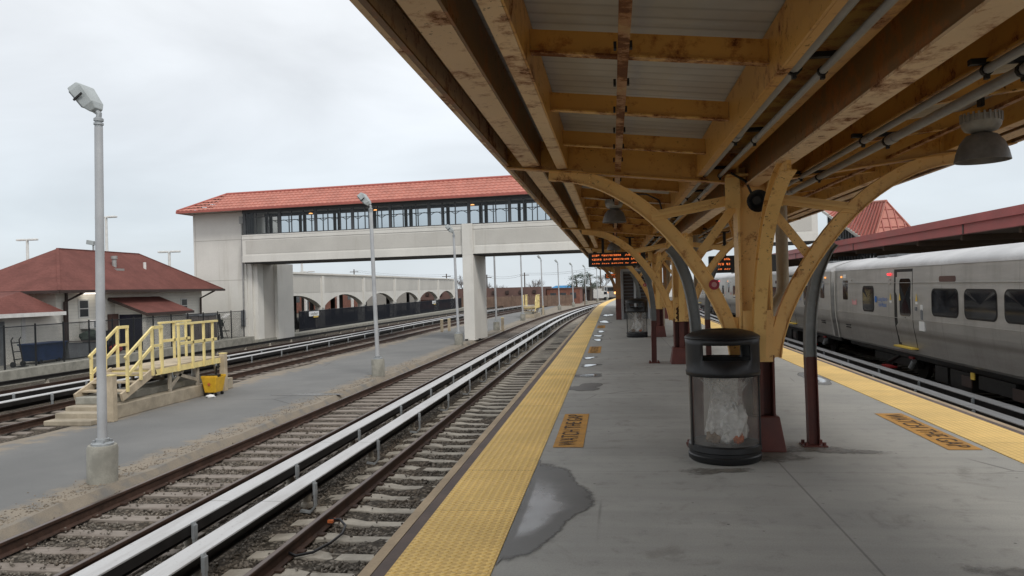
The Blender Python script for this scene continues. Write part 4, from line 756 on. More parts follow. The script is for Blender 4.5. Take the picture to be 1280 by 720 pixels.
# ------------------------------------------------------------------ trash bins
def bin_(x, y, label):
    t_ = thing('trash_bin', label, 'trash bin', (x, y, 0), 0, 'clear sided trash bins')
    m = MB(); m.lathe([(0, .0), (.31, 0), (.33, .02), (.335, .06), (.325, .07), (.325, .095), (.335, .105), (.33, .15), (.31, .165), (.3, .15), (0, .14)], (x, y, 0), 40); m.build('base', 'black', t_, smooth=True)
    m = MB(); m.lathe([(.312, .16), (.316, .8)], (x, y, 0), 40); m.build('clear_body', 'clear', t_, smooth=True)
    # lid: shell with two slots
    m = MB(); n = 64; zs = [.79, .83, .845, .94, 1.08, 1.13]; rs = [.335, .34, .333, .335, .335, .34]; vs = []
    for z, r in zip(zs, rs):
        for k in range(n): a = 2 * PI * k / n; vs.append((x + r * math.cos(a), y + r * math.sin(a), z))
    fs = []
    for i in range(len(zs) - 1):
        for k in range(n):
            a = (k + .5) / n * 360; hit = i == 3 and (abs((a - 268 + 180) % 360 - 180) < 39 or abs((a - 88 + 180) % 360 - 180) < 39)
            if not hit: fs.append((i * n + k, i * n + (k + 1) % n, (i + 1) * n + (k + 1) % n, (i + 1) * n + k))
    m.add(vs, fs); m.lathe([(.34, 1.13), (.345, 1.14), (.335, 1.155), (.28, 1.185), (.18, 1.21), (.0, 1.222)], (x, y, 0), n)
    lid = m.build('lid', 'black', t_, smooth=True); sm = lid.modifiers.new('shell', 'SOLIDIFY'); sm.thickness = .014; sm.offset = -1
    m = MB(); m.lathe([(0, .93), (.3, .93), (.3, .915), (0, .915)][:4], (x, y, 0), 24)
    m = MB(); m.lathe([(.27, .8), (.275, .93), (.31, .93)], (x, y, 0), 32); m.build('liner_ring', 'black', t_, smooth=True)
    m = MB()
    for a in (200, 340): r_ = math.radians(a); m.bar((x + .325 * math.cos(r_), y + .325 * math.sin(r_), .15), (x + .325 * math.cos(r_), y + .325 * math.sin(r_), .8), .03, .012, up=(math.cos(r_), math.sin(r_), 0))
    each(m, 'side_strut', 'black', t_)
    rr = random.Random(5); m = MB(); n = 36; prof = []
    vs = []; rows = 16
    for i in range(rows + 1):
        z = .17 + (.86 - .17) * i / rows; br = [.17, .22, .24, .235, .22, .205, .2, .19, .18, .175, .18, .19, .21, .235, .26, .27, .272][i]
        for k in range(n):
            a = 2 * PI * k / n; q = br * (.78 if i < 13 else .78 + .07 * (i - 12)) * (1 + .1 * math.sin(5 * a + i * .35) + .06 * math.sin(9 * a - i * .5) + rr.uniform(-.03, .03)); vs.append((x + .02 + q * math.cos(a), y + q * math.sin(a), z))
    m.add(vs, [(i * n + k, i * n + (k + 1) % n, (i + 1) * n + (k + 1) % n, (i + 1) * n + k) for i in range(rows) for k in range(n)]); bg = m.build('liner_bag', 'bag', t_, smooth=True, ang=180)
    def lump(name, c, r, mat, sq=.8, seed=1):
        r2 = random.Random(seed); mb = MB(); vs = []; na, nb = 18, 11
        for i in range(nb + 1):
            th = PI * i / nb
            for k in range(na): ph = 2 * PI * k / na; q = r * (1 + .16 * math.sin(4 * ph + i) + .1 * math.sin(7 * ph - 2 * i) + r2.uniform(-.07, .07)); vs.append((c[0] + q * math.sin(th) * math.cos(ph), c[1] + q * math.sin(th) * math.sin(ph), c[2] + q * sq * math.cos(th)))
        mb.add(vs, [(i * na + k, i * na + (k + 1) % na, (i + 1) * na + (k + 1) % na, (i + 1) * na + k) for i in range(nb) for k in range(na)]); return mb.build(name, mat, bg, smooth=True, ang=25)
    lump('white_sack', (x + .07, y - .08, .34), .13, 'bagw', 1.25, 2); lump('paper_cup', (x + .1, y - .17, .22), .05, 'bagor', .9, 3); lump('paper_sack', (x - .1, y - .1, .22), .08, 'bagbr', .7, 4); lump('crumpled_wrap', (x + .0, y - .14, .22), .06, 'bagw', .8, 6)
bin_(1.0, 7.25, 'big black lidded trash bin closest to the camera'); bin_(.72, 24.0, 'smaller looking trash bin at the third column')

# ------------------------------------------------------------------ train
PROF = [(-1.36, -.46), (-1.47, -.38), (-1.53, .0), (-1.585, .3), (-1.6, .5), (-1.6, 1.25), (-1.575, 1.93)]
def pxz(z):
    for (a, za), (b, zb) in zip(PROF, PROF[1:]):
        if za <= z <= zb: return a + (b - a) * (z - za) / (zb - za)
    return PROF[-1][0]
TX = 9.45
def rrect(y0, y1, z0, z1, r, n=5):
    out = []
    for cy, cz, a0 in ((y1 - r, z1 - r, 0), (y0 + r, z1 - r, 90), (y0 + r, z0 + r, 180), (y1 - r, z0 + r, 270)):
        for k in range(n + 1): a = math.radians(a0 + 90 * k / n); out.append((cy + r * math.cos(a), cz + r * math.sin(a)))
    return out
def side_plate(mb, poly, off, x0, thick=.0):
    vs = [(x0 + pxz(z) - off, y, z) for y, z in poly]; c = (x0 + pxz(sum(p[1] for p in poly) / len(poly)) - off, sum(p[0] for p in poly) / len(poly), sum(p[1] for p in poly) / len(poly)); n = len(poly)
    vin = [(x0 + pxz(z) + .02, y, z) for y, z in poly]
    mb.add(vs + [c] + vin, [(i, (i + 1) % n, n) for i in range(n)] + [(i, (i + 1) % n, n + 1 + (i + 1) % n, n + 1 + i) for i in range(n)]); return mb
def car(y0, y1, label, end_near, x_off=0.):
    # end_near: True -> the detailed end (logo, small window) lies at y1
    x0 = TX + x_off; t_ = thing('train_car', label, 'train car', (x0, (y0 + y1) / 2, -1.25), 0, 'cars of the silver train')
    zz = PROF + [(-a, b) for a, b in PROF[::-1]]; m = MB(); n = len(zz); ysx = [y0, y0 + .02, y1 - .02, y1]; vs = [(x0 + a, y, b) for y in ysx for a, b in zz]
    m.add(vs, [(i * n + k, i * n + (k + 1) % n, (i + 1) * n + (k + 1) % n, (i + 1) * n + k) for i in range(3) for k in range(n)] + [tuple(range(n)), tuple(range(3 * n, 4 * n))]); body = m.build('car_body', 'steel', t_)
    RP = [(-1.59, 1.932), (-1.585, 2.0), (-1.52, 2.08), (-1.36, 2.16), (-1.0, 2.27), (-.5, 2.35), (0, 2.375)]; RP = RP + [(-a, b) for a, b in RP[-2::-1]]; m = MB(); n = len(RP)
    ysx = [y0 + .03, y1 - .03]; vs = [(x0 + a, y, b) for y in ysx for a, b in RP]; m.add(vs, [(k, k + 1, n + k + 1, n + k) for k in range(n - 1)] + [tuple(range(n)), tuple(range(n, 2 * n))]); rf = m.build('roof', 'trainroof', t_, smooth=True)
    m = MB()
    for yb in (y0 + 2.2, y1 - 4.0):
        for k in range(2): m.box(x0 - .9, x0 - .3, yb + k * 1.0, yb + k * 1.0 + .75, 2.3, 2.37)
    each(m, 'roof_hatch', 'greyp', rf)
    m = MB()
    for a, b in ((y0 - .0, y0 + .12), (y1 - .12, y1 + .0)): sweepv = [(x0 + p[0] * 1.008, yy, p[1]) for yy in (a, b) for p in [(-1.5, -.4), (-1.6, .3), (-1.62, .6), (-1.62, 1.3), (-1.6, 1.95)]]; m.add(sweepv, [(k, k + 1, 6 + k, 5 + k) for k in range(4)])
    each(m, 'end_post', 'trimlight', t_)
    m = MB(); m.box(x0 - .75, x0 + .75, y0 - .22, y0 - .001, -.3, 2.1); m.build('gangway', 'black', t_)
    def yy(d): return (y1 - d) if end_near else (y0 + d)
    def rng_(a, b): p, q = yy(a), yy(b); return min(p, q), max(p, q)
    for sgn in (1, -1):
        far = lambda d: (lambda p: p)(d)
    # both ends carry doors; measured from each end
    for fr in (0, 1):
        yv = (lambda d: y1 - d) if fr == 0 else (lambda d: y0 + d)
        def R(a, b): p, q = yv(a), yv(b); return min(p, q), max(p, q)
        a, b = R(.9, 1.45); m = MB(); side_plate(m, rrect(a, b, .95, 1.6, .06), .006, x0); m.build('end_window', 'dglass', t_)
        a, b = R(3.0, 3.95); m = MB(); side_plate(m, rrect(a - .05, b + .05, .62, 1.42, .15), .005, x0); fr_ = m.build('window_frame', 'dark', t_); m = MB(); side_plate(m, rrect(a, b, .67, 1.37, .13), .01, x0); m.build('window_pane', 'dglass', fr_)
        # door
        a, b = R(5.75, 6.95); m = MB(); side_plate(m, [(b + .09, -.3), (b + .09, 0), (b + .09, .3), (b + .09, .5), (b + .09, 1.25), (b + .09, 1.88), (a - .02, 1.88), (a - .02, 1.25), (a - .02, .5), (a - .02, .3), (a - .02, 0), (a - .02, -.3)], .004, x0); d0 = m.build('door_recess', 'dark', t_)
        m = MB(); side_plate(m, [(b - .14, -.22), (b - .14, 0), (b - .14, .3), (b - .14, .5), (b - .14, 1.25), (b - .14, 1.8), (a + .0, 1.8), (a + .0, 1.25), (a + .0, .5), (a + .0, .3), (a + .0, 0), (a + .0, -.22)], .007, x0); dl = m.build('door', 'steel', t_)
        m = MB(); side_plate(m, rrect(a + .1, b - .32, .6, 1.62, .12), .011, x0); m.build('door_window', 'dglass', dl)
        m = MB(); m.box(x0 - 1.66, x0 - 1.47, a - .05, b + .05, -.27, -.23); m.build('door_sill', 'tyel', t_)
        m = MB(); q = yv(5.35); m.lathe([(.0, -.03), (.07, -.03), (.07, .03), (0, .03)], (x0 - 1.6, q, 1.75), 10); m.build('door_lamp', 'lamp_red', t_, smooth=True)
        m = MB(); m.cbox((x0 - 1.6, q, 1.6), (.05, .07, .05)); m.cbox((x0 - 1.6, q, 1.48), (.05, .06, .05)); m.cbox((x0 - 1.6, yv(1.85), 1.62), (.04, .1, .06)); each(m, 'marker_lamp', 'trimlight', t_)
        m = MB(); m.cbox((x0 - 1.595, yv(.75), 1.72), (.03, .1, .06)); m.build('amber_lamp', 'amber', t_); m = MB(); m.cbox((x0 - 1.588, yv(1.1), 1.74), (.02, .3, .13)); m.build('number_plate', 'twhite', t_)
        m = MB()
        for q in (5.4, 6.1, 7.25):
            yq = yv(q); zq = 1.15; off = 1.612 if q != 6.1 else 1.615
            m.add([(x0 - off, yq - .07, zq - .13), (x0 - off, yq + .07, zq - .13), (x0 - off, yq, zq + .08)], [(0, 1, 2)])
        each(m, 'warning_triangle', 'tyel', t_)
        m = MB()
        for q in (5.4, 7.25): m.cbox((x0 - 1.6, yv(q), .97), (.025, .14, .06))
        m.cbox((x0 - 1.6, yv(7.55), .38), (.03, .32, .24)); m.cbox((x0 - 1.6, yv(7.55), .86), (.03, .14, .14)); each(m, 'notice', 'twhite', t_)
        m = MB(); m.cbox((x0 - 1.6, yv(7.55), .68), (.03, .1, .26)); m.cbox((x0 - 1.6, yv(7.2), .82), (.04, .1, .1)); each(m, 'call_box', 'greyp', t_)
        m = MB(); ya = yv(2.15); m.add([(x0 - 1.612, ya - .24, .8), (x0 - 1.612, ya + .24, .8), (x0 - 1.612, ya + .24, 1.0), (x0 - 1.612, ya + .06, .92), (x0 - 1.612, ya - .06, .92), (x0 - 1.612, ya - .24, 1.0)], [(0, 3, 4, 5), (0, 1, 2, 3)]); m.build('pink_decal', 'tpink', t_)
        m = MB(); a, b = R(8.6, 9.5); side_plate(m, rrect(a, b, 1.52, 1.66, .06), .006, x0); m.build('destination_sign', 'mansard', t_)
        m = MB(); a, b = R(1.0, 1.55); m.cbox((x0 - 1.56, (a + b) / 2, .1), (.02, .5, .03)); m.cbox((x0 - 1.55, (a + b) / 2, .02), (.02, .5, .03)); each(m, 'step_slot', 'dark', t_)
        # lettering
        M_ = frame(Vector((x0 - 1.614, yv(4.75), 1.03)), (0, -1, 0), (0, 0, 1)); lettering('lettering', 'Long Island', .17, M_, 'tblue', t_); M_ = frame(Vector((x0 - 1.614, yv(4.75), .86)), (0, -1, 0), (0, 0, 1)); lettering('lettering', 'Rail Road', .17, M_, 'tblue', t_)
        m = MB(); m.add([(x0 - 1.614, yv(4.75) + .56 + .1 * math.cos(k * PI / 8), 1.02 + .1 * math.sin(k * PI / 8)) for k in range(16)], [tuple(range(16))]); m.build('round_logo', 'tblue', t_)
    ym = (y0 + y1) / 2; k = 0; q = 8.2
    while q + 1.5 < (y1 - y0) - 8.0:
        a, b = y1 - q - 1.4, y1 - q; m = MB(); side_plate(m, rrect(a - .04, b + .04, .67, 1.36, .17), .005, x0); fr_ = m.build('window_frame', 'dark', t_); m = MB(); side_plate(m, rrect(a, b, .71, 1.32, .14), .01, x0); m.build('window_pane', 'dglass', fr_); q += 1.76
    m = MB()
    for z in (.53, 1.5): m.box(x0 - 1.612, x0 - 1.59, y0 + .3, y1 - .3, z, z + .012)
    each(m, 'body_rib', 'steel', body)
    # underframe
    m = MB(); m.box(x0 - 1.2, x0 + 1.2, y0 + .3, y1 - .3, -.62, -.461); rr = random.Random(int(y0)); q = y0 + 6.6
    while q < y1 - 7.2: L_ = rr.uniform(.7, 1.6); m.box(x0 - 1.28, x0 + 1.2, q, q + L_, -1.12 + rr.uniform(0, .2), -.62); q += L_ + rr.uniform(.15, .5)
    un = m.build('underframe', 'dark', t_)
    m = MB(); q = y0 + 6.8
    while q < y1 - 7.5:
        m.box(x0 - 1.31, x0 - 1.285, q, q + .5, -.95, -.7); q += 2.3
    each(m, 'equipment_cover', 'gutter', un)
    m = MB(); m.cbox((x0 - 1.32, y1 - 9.6, -.66), (.03, .16, .16)); m.cbox((x0 - 1.32, y0 + 9, -.66), (.03, .16, .16)); each(m, 'yellow_tag', 'tyel', un)
    for yb in (y0 + 4.0, y1 - 4.2):
        m = MB(); m.box(x0 - 1.12, x0 - .95, yb - 1.7, yb + 1.7, -.9, -.66); m.box(x0 + .95, x0 + 1.12, yb - 1.7, yb + 1.7, -.9, -.66); m.box(x0 - 1, x0 + 1, yb - .25, yb + .25, -.88, -.64); m.tube([(x0 - 1.15, yb - .5, -.62), (x0 - 1.15, yb + .3, -.86)], .05, 8); bo = m.build('bogie', 'dark', t_)
        for dy in (-1.3, 1.3):
            m = MB()
            for sx in (-1, 1): xc = x0 + sx * .78; m.tube([(xc - .06, yb + dy, -.8), (xc + .06, yb + dy, -.8)], .44, 24)
            m.tube([(x0 - 1.05, yb + dy, -.8), (x0 + 1.05, yb + dy, -.8)], .09, 10); m.build('wheel_set', 'blackrail', bo, smooth=True)
        m = MB(); m.cbox((x0 - 1.28, yb, -1.0), (.2, .7, .05)); m.cbox((x0 - 1.2, yb - 1.6, -.6), (.1, .3, .06)); each(m, 'shoe_beam', 'redp', bo)
        m = MB(); m.tube([(x0 - 1.22, yb - 1.75, -.68), (x0 - 1.22, yb - 1.5, -.88)], .07, 10); m.build('damper', 'galv', bo, smooth=True)
    return t_
car(2.6, 28.1, 'nearest silver train car with its row of dark windows', True); car(28.6, 54.1, 'second silver train car beyond the coupling gap', False); car(54.6, 80.1, 'third silver train car seen between the columns', False, .35)

# far platform with red canopy
m = MB(); m.box(11.0, 17.5, -6, 100, -1.5, 0); o = struct(m.build('far_platform', 'conc')); o['label'] = 'concrete platform beyond the silver train'
t_ = thing('far_canopy', 'red edged canopy over the platform beyond the train', 'canopy', (14, 0, 0))
m = MB(); m.box(10.95, 11.2, -8, 96, 3.28, 3.53); m.box(11.06, 11.3, -8, 96, 2.98, 3.279); m.build('fascia', 'redfascia', t_)
m = MB()
for k in range(9): m.box(11.045, 11.06, -7.5 + k * 11, -7.4 + k * 11, 2.98, 3.28)
each(m, 'fascia_joint', 'gutter', t_)
m = MB(); m.add([(11.3, -8, 3.0), (17.4, -8, 3.0), (17.4, 96, 3.0), (11.3, 96, 3.0), (11.2, -8, 3.5), (17.4, -8, 3.5), (17.4, 96, 3.5), (11.2, 96, 3.5)], [(0, 1, 2, 3), (4, 5, 6, 7), (0, 1, 5, 4), (2, 3, 7, 6), (1, 2, 6, 5)]); m.build('roof', 'soffbr', t_)
m = MB()
for k in range(28): m.box(11.4, 16.8, -6 + k * 3.6, -5.85 + k * 3.6, 2.82, 2.998)
each(m, 'soffit_joist', 'soffbr', t_)
m = MB()
for k in range(12): m.box(13.9, 14.2, -4 + k * 8, -3.7 + k * 8, 0, 2.82)
each(m, 'post', 'soffbr', t_)

# ------------------------------------------------------------------ overpass
def wp(x, y, z): return Vector((x, y, z))
OP = thing('footbridge', 'enclosed concrete footbridge with red tiled roof across the tracks', 'footbridge', (-8.2, 42.6, 0), -.0999)
XL, XR, DW = -14.6, 18.9, 2.7
def ob(name, mat, fn, smooth=False, par=None, bevel=0):
    mb = MB(); fn(mb); return mb.build(name, mat, par or OP, local=True, smooth=smooth, bevel=bevel)
ob('girder', 'cwall', lambda m: (m.box(XL, XR, 0, .22, 3.68, 5.3), m.box(XL, XR, DW - .22, DW, 3.68, 5.3), m.box(XL, XR, .221, DW - .221, 3.78, 4.0)))
ob('parapet_panel', 'cpanel', lambda m: m.box(XL + .25, -.4, -.012, -.001, 4.2, 5.02)); ob('parapet_panel', 'cpanel', lambda m: m.box(.45, XR - .3, -.012, -.001, 4.2, 5.02))
ob('ledge', 'cwall', lambda m: (m.box(XL, XR, -.04, .26, 5.301, 5.38), m.box(XL, XR, DW - .26, DW + .04, 5.301, 5.38), m.box(XL, XR, -.03, -.001, 5.1, 5.29), m.box(XL, XR, -.03, -.001, 3.68, 4.1)))
ob('soffit_edge', 'soffit', lambda m: (m.box(XL + .1, XR - .1, .03, DW - .03, 3.6, 3.679)))
bays = []; x = XL + .15
while x < XR - 1: bays.append(x); x += 2.42
wf = []
for side, yy_ in ((0, .06), (1, DW - .12)):
    def fr(m):
        for b in bays:
            m.box(b - .09, b + .09, yy_, yy_ + .09, 5.381, 6.95)
            for k in (1, 2): m.box(b + k * .807 - .025, b + k * .807 + .025, yy_ + .01, yy_ + .07, 5.381, 6.95)
        m.box(XL, XR, yy_ + .005, yy_ + .085, 5.381, 5.44); m.box(XL, XR, yy_ + .005, yy_ + .085, 6.72, 6.95); m.box(XL, XR, yy_ + .015, yy_ + .065, 6.44, 6.48)
    f_ = ob('window_frame', 'frame', fr)
    ob('window_glass', 'glass', lambda m: m.add([(XL, yy_ + .04, 5.42), (XR, yy_ + .04, 5.42), (XR, yy_ + .04, 6.74), (XL, yy_ + .04, 6.74)], [(0, 1, 2, 3)]), par=f_)
def arcs(m):
    for b in bays:
        for k in range(3):
            x0_ = b + k * .807 + .05; x1_ = b + (k + 1) * .807 - .05; pts = [(x0_ + (x1_ - x0_) * i / 8, DW - .07, 6.32 + .16 * math.sin(PI * i / 8)) for i in range(9)]; m.tube(pts, .022, 5)
        m.box(b + .3, b + .5, DW - .3, DW - .2, 5.3, 6.95)
ob('arched_bar', 'frame', arcs)
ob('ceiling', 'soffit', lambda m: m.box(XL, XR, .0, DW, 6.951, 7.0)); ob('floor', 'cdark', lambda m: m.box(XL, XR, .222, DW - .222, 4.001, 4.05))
[ob('glow_lamp', 'lamp_or', lambda m, x_=x_: m.lathe([(0, 0), (.13, 0), (.1, .06), (0, .08)], (x_, .8, 6.55), 10)) for x_ in (-10.3, -6.0, .1, 4.6)]
RZ, EZ, OV = 8.15, 6.98, .42; YC = DW / 2
HXL = XL - 4.3   # roof runs on over the stair tower
def tiles(m):
    half = YC + OV; NC = 6; pitch = .3; per = 6; xa, xb = HXL + half * 1.35, XR + .4
    nx = int((xb - xa) / pitch * per)
    for sd_ in (0, 1):
        for j in range(NC):
            t0, t1 = j / NC, (j + 1) / NC
            def pt(x, t_, lift): d = half * (1 - t_); z = EZ + (RZ - EZ) * t_ + lift; return (x, YC - d if sd_ == 0 else YC + d, z)
            vs = []
            for i in range(nx + 1):
                x_ = xa + (xb - xa) * i / nx; hb = .036 * abs(math.sin(PI * (x_ - xa) / pitch)); vs += [pt(x_, t0, hb + .05), pt(x_, t1, hb + .0), pt(x_, t0, hb - .02)]
            m.add(vs, [(i * 3, i * 3 + 3, i * 3 + 4, i * 3 + 1) for i in range(nx)] + [(i * 3, i * 3 + 2, i * 3 + 5, i * 3 + 3) for i in range(nx)])
rf = ob('roof', 'tile', tiles, smooth=True)
half = YC + OV; xa = HXL + half * 1.35
def hip(m):
    NC = 6; A = (HXL, YC - half, EZ); B = (HXL, YC + half, EZ); apex = (xa, YC, RZ)
    def tri(c0, c1, apx):
        c0, c1, apx = Vector(c0), Vector(c1), Vector(apx); nrm = (c1 - c0).cross(apx - c0).normalized(); nrm = nrm if nrm.z > 0 else -nrm
        for j in range(NC):
            a0, b0 = c0.lerp(apx, j / NC), c1.lerp(apx, j / NC); a1, b1 = c0.lerp(apx, (j + 1) / NC), c1.lerp(apx, (j + 1) / NC); L_ = (b0 - a0).length; n_ = max(2, int(L_ / .05)); vs = []
            for i in range(n_ + 1):
                q0 = a0.lerp(b0, i / n_); q1 = a1.lerp(b1, i / n_); s_ = (q0 - c0).dot((c1 - c0).normalized()); hb = .036 * abs(math.sin(PI * s_ / .3)); vs += [q0 + nrm * (hb + .05), q1 + nrm * hb]
            m.add(vs, [(i * 2, i * 2 + 2, i * 2 + 3, i * 2 + 1) for i in range(n_)])
    tri(A, B, apex); tri(A, (xa, YC - half, EZ), apex); tri(B, (xa, YC + half, EZ), apex)
ob('hip_end', 'tile', hip, smooth=True, par=rf)
ob('ridge_cap', 'tiletrim', lambda m: (m.tube([(xa, YC, RZ + .03), (XR + .4, YC, RZ + .03)], .09, 8), m.tube([(HXL, YC - half, EZ + .05), (xa, YC, RZ + .03)], .08, 8), m.tube([(HXL, YC + half, EZ + .05), (xa, YC, RZ + .03)], .08, 8)), smooth=True, par=rf)
ob('eave_trim', 'tiletrim', lambda m: (m.box(HXL - .02, XR + .4, YC - half - .05, YC - half + .03, EZ - .1, EZ + .05), m.box(HXL - .02, XR + .4, YC + half - .03, YC + half + .05, EZ - .1, EZ + .05), m.box(HXL - .05, HXL + .03, YC - half, YC + half, EZ - .1, EZ + .05)), par=rf)
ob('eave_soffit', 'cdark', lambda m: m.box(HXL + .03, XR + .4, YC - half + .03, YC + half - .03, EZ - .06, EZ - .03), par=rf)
def rust_streaks(m): pass
pier = thing('bridge_pier', 'tall slab concrete pier holding up the footbridge by the lamp posts', 'pier', (-8.2, 42.6, GZ), -.0999)
mb = MB(); mb.box(-.32, .32, -.13, 2.6, 0, 4.9); mb.box(-.32, .32, -.13, -.045, 4.9, 6.72); mb.build('shaft', 'cwall', pier, local=True, bevel=.02)
mb = MB(); mb.box(.45, .55, .1, .25, 0, .1); mb.box(-.25, -.1, -.25, -.135, 0, .09); each(mb, 'anchor_plate', 'dark', pier, local=True)
# left stair tower
TW = thing('stair_tower', 'tall pale concrete stair tower at the left end of the footbridge', 'tower', (-22.2, 44.6, -1.4), -.0999)
# local x: 0 = right edge of the tower front, negative to the left
mb = MB(); mb.box(-4.35, -.62, 0, 4.2, 0, 8.3); mb.build('wall', 'cwall', TW, local=True)
mb = MB(); mb.box(-.619, .0, .25, .9, 0, 6.4); mb.box(-.61, -.3, .1, .249, 0, 6.65); mb.build('pilaster', 'cwall', TW, local=True)
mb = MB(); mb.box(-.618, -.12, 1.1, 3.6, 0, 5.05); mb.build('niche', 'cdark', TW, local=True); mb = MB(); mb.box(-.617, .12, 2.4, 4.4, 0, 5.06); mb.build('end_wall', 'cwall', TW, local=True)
mb = MB()
for z in (1.55, 4.0, 6.55): mb.box(-4.3, -.63, -.006, -.001, z, z + .035)
mb.box(-4.22, -4.19, -.006, -.001, 0, 8.3); mb.build('panel_joint', 'cdark', TW, local=True)
mb = MB(); mb.tube([(-.8, -.07, 1.2), (-.8, -.07, 7.9)], .05, 8); mb.box(-.95, -.68, -.14, -.005, 7.55, 8.0); mb.build('downpipe', 'conduit', TW, local=True)
mb = MB(); mb.box(-1.0, -.75, -.12, -.005, 1.1, 2.1); mb.build('meter_box', 'greyp', TW, local=True)
mb = MB(); mb.box(-.615, -.02, -.02, .08, 6.9, 8.28); 
for k in range(4): mb.box(-.6 + k * .17, -.56 + k * .17, -.05, .0, 6.9, 8.28)
mb.build('corner_louvre', 'frame', TW, local=True)
# right stair with its own roof
XA, YA, ZA = 12.4, 38.0, 3.2; XB = 14.75; APX = (13.5, 39.3, 5.45); SL = .3; YB = 46.5
RS = thing('stair_shelter', 'red tiled roof over the glazed stairs down to the far platform', 'stair shelter', (14.2, 41, 0))
def eave(y): return ZA + (y - YA) * SL
def ridge(y): return APX[2] + (y - APX[1]) * .08
xm = APX[0]
m = MB(); m.add([(XA, YA, ZA), (XB, YA, ZA), APX, (XA, YB, eave(YB)), (xm, YB, ridge(YB)), (XB, YB, eave(YB))], [(0, 1, 2), (0, 2, 4, 3), (1, 5, 4, 2)]); rr_ = m.build('roof', 'tile', RS)
m = MB()
for k in range(1, 20):
    y = YA + .42 * k; p0 = Vector((XA - .01, y, eave(y) + .03)); p1 = Vector((xm, y + 1.3, ridge(y + 1.3) + .04))
    if p1.y < YB: m.bar(p0, p1, .06, .05)
for k in range(1, 7):
    xx = XA + (XB - XA) * k / 7; q_ = min((xx - XA) / (xm - XA), (XB - xx) / (XB - xm)); p0 = Vector((xx, YA - .01, ZA + .03)); m.bar(p0, p0 + Vector((0, (APX[1] - YA) * q_, (APX[2] - ZA) * q_)), .045, .04)
for k in range(1, 5): f_ = k / 5; m.bar(Vector((XA, YA - .01, ZA + .02)).lerp(Vector(APX), f_), Vector((XB, YA - .01, ZA + .02)).lerp(Vector(APX), f_), .045, .04)
each(m, 'seam', 'tiletrim', rr_)
m = MB(); m.tube([(XA, YA, ZA + .02), APX, (XB, YA, ZA + .02)], .07, 8); m.tube([APX, (xm, YB, ridge(YB))], .07, 8); m.build('ridge_cap', 'tile', rr_, smooth=True)
m = MB(); m.bar((XA, YA - .05, ZA - .06), (XA, YB, eave(YB) - .06), .08, .14); m.bar((XA, YA - .04, ZA - .06), (XB, YA - .04, ZA - .06), .08, .14); each(m, 'eave_board', 'trimlight', RS)
m = MB(); m.box(XA + .2, XB - .2, YA + .4, YB, 0, 1.6); m.build('side_wall', 'cwall', RS)
m = MB()
for k in range(17): y = YA + .4 + k * .48; m.box(XA + .16, XA + .26, y - .045, y + .045, 1.6, eave(y) - .1)
m.bar((XA + .21, YA + .4, 2.3), (XA + .21, YB, 2.3 + (YB - YA - .4) * SL), .1, .1); each(m, 'mullion', 'frame', RS)
m = MB(); m.add([(XA + .22, YA + .4, 1.6), (XA + .22, YB, 1.6), (XA + .22, YB, eave(YB) - .15), (XA + .22, YA + .4, eave(YA + .4) - .15)], [(0, 1, 2, 3)]); m.build('glazing', 'glass', RS)

# ------------------------------------------------------------------ parking garage behind the fence
GA = thing('parking_garage', 'long low concrete parking garage with shallow arches behind the dark fence', 'garage', (-25, 80, -1.4))
b0, pit = 50.6, 10.7; ztop = 3.2; m = MB(); pl = MB(); pan = MB()
for k in range(6):
    ya, yb_ = b0 + k * pit, b0 + (k + 1) * pit; p = .45; zs, zc_ = .55, 1.5
    arc = [(yb_ - p - (pit - 2 * p) * i / 14, zs + (zc_ - zs) * math.sin(PI * i / 14) ** .75) for i in range(15)]
    m.prism([(ya, ztop), (ya, -1.4), (ya + p, -1.4)] + arc[::-1] + [(yb_ - p, -1.4), (yb_, -1.4), (yb_, ztop)], 'yz', -25.0, -24.5)
    pl.box(-24.499, -24.4, yb_ - .25, yb_ + .25, .4, ztop - .12); pan.box(-24.499, -24.485, ya + .5, yb_ - .5, 1.72, 2.95)
yE = b0 + 6 * pit
m.build('wall', 'cwall', GA); each(pl, 'pilaster', 'cwall', GA); each(pan, 'wall_panel', 'cpanel', GA)
m = MB(); m.box(-25.1, -24.35, b0, yE + .3, ztop, ztop + .14); m.build('coping', 'cwall', GA)
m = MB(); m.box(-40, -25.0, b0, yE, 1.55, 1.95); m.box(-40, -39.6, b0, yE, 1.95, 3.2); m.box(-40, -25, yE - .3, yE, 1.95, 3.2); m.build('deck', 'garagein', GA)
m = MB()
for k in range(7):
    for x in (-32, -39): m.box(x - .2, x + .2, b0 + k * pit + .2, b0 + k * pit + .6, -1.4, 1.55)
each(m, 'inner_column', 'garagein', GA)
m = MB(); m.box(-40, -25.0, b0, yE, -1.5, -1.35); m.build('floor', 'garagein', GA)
m = MB(); m.cbox((-24.8, b0 + 3.0, 1.1), (.2, .3, .12)); m.build('glow_lamp', 'lamp_or', GA)
m = MB(); m.box(-30, -28.6, 52, 58, -1.35, 1.5); m.build('stair_core', 'garagein', GA)
# brick building behind
t_ = thing('brick_building', 'red brick building seen through the garage arches', 'building', (-55, 90, -1.5)); MB().box(-62, -52, 55, 150, -1.5, 4.2 - .8).build('wall', 'brick', t_)
m = MB()
for k in range(18): m.box(-52, -51.97, 58 + k * 5, 60 + k * 5, .2, 1.6)
each(m, 'window', 'glassh', t_); m = MB()
for k in range(12): m.box(-51.95, -51.6, 60 + k * 7.7, 60.6 + k * 7.7, -1.5, 1.5)
each(m, 'white_column', 'whitepaint', t_)

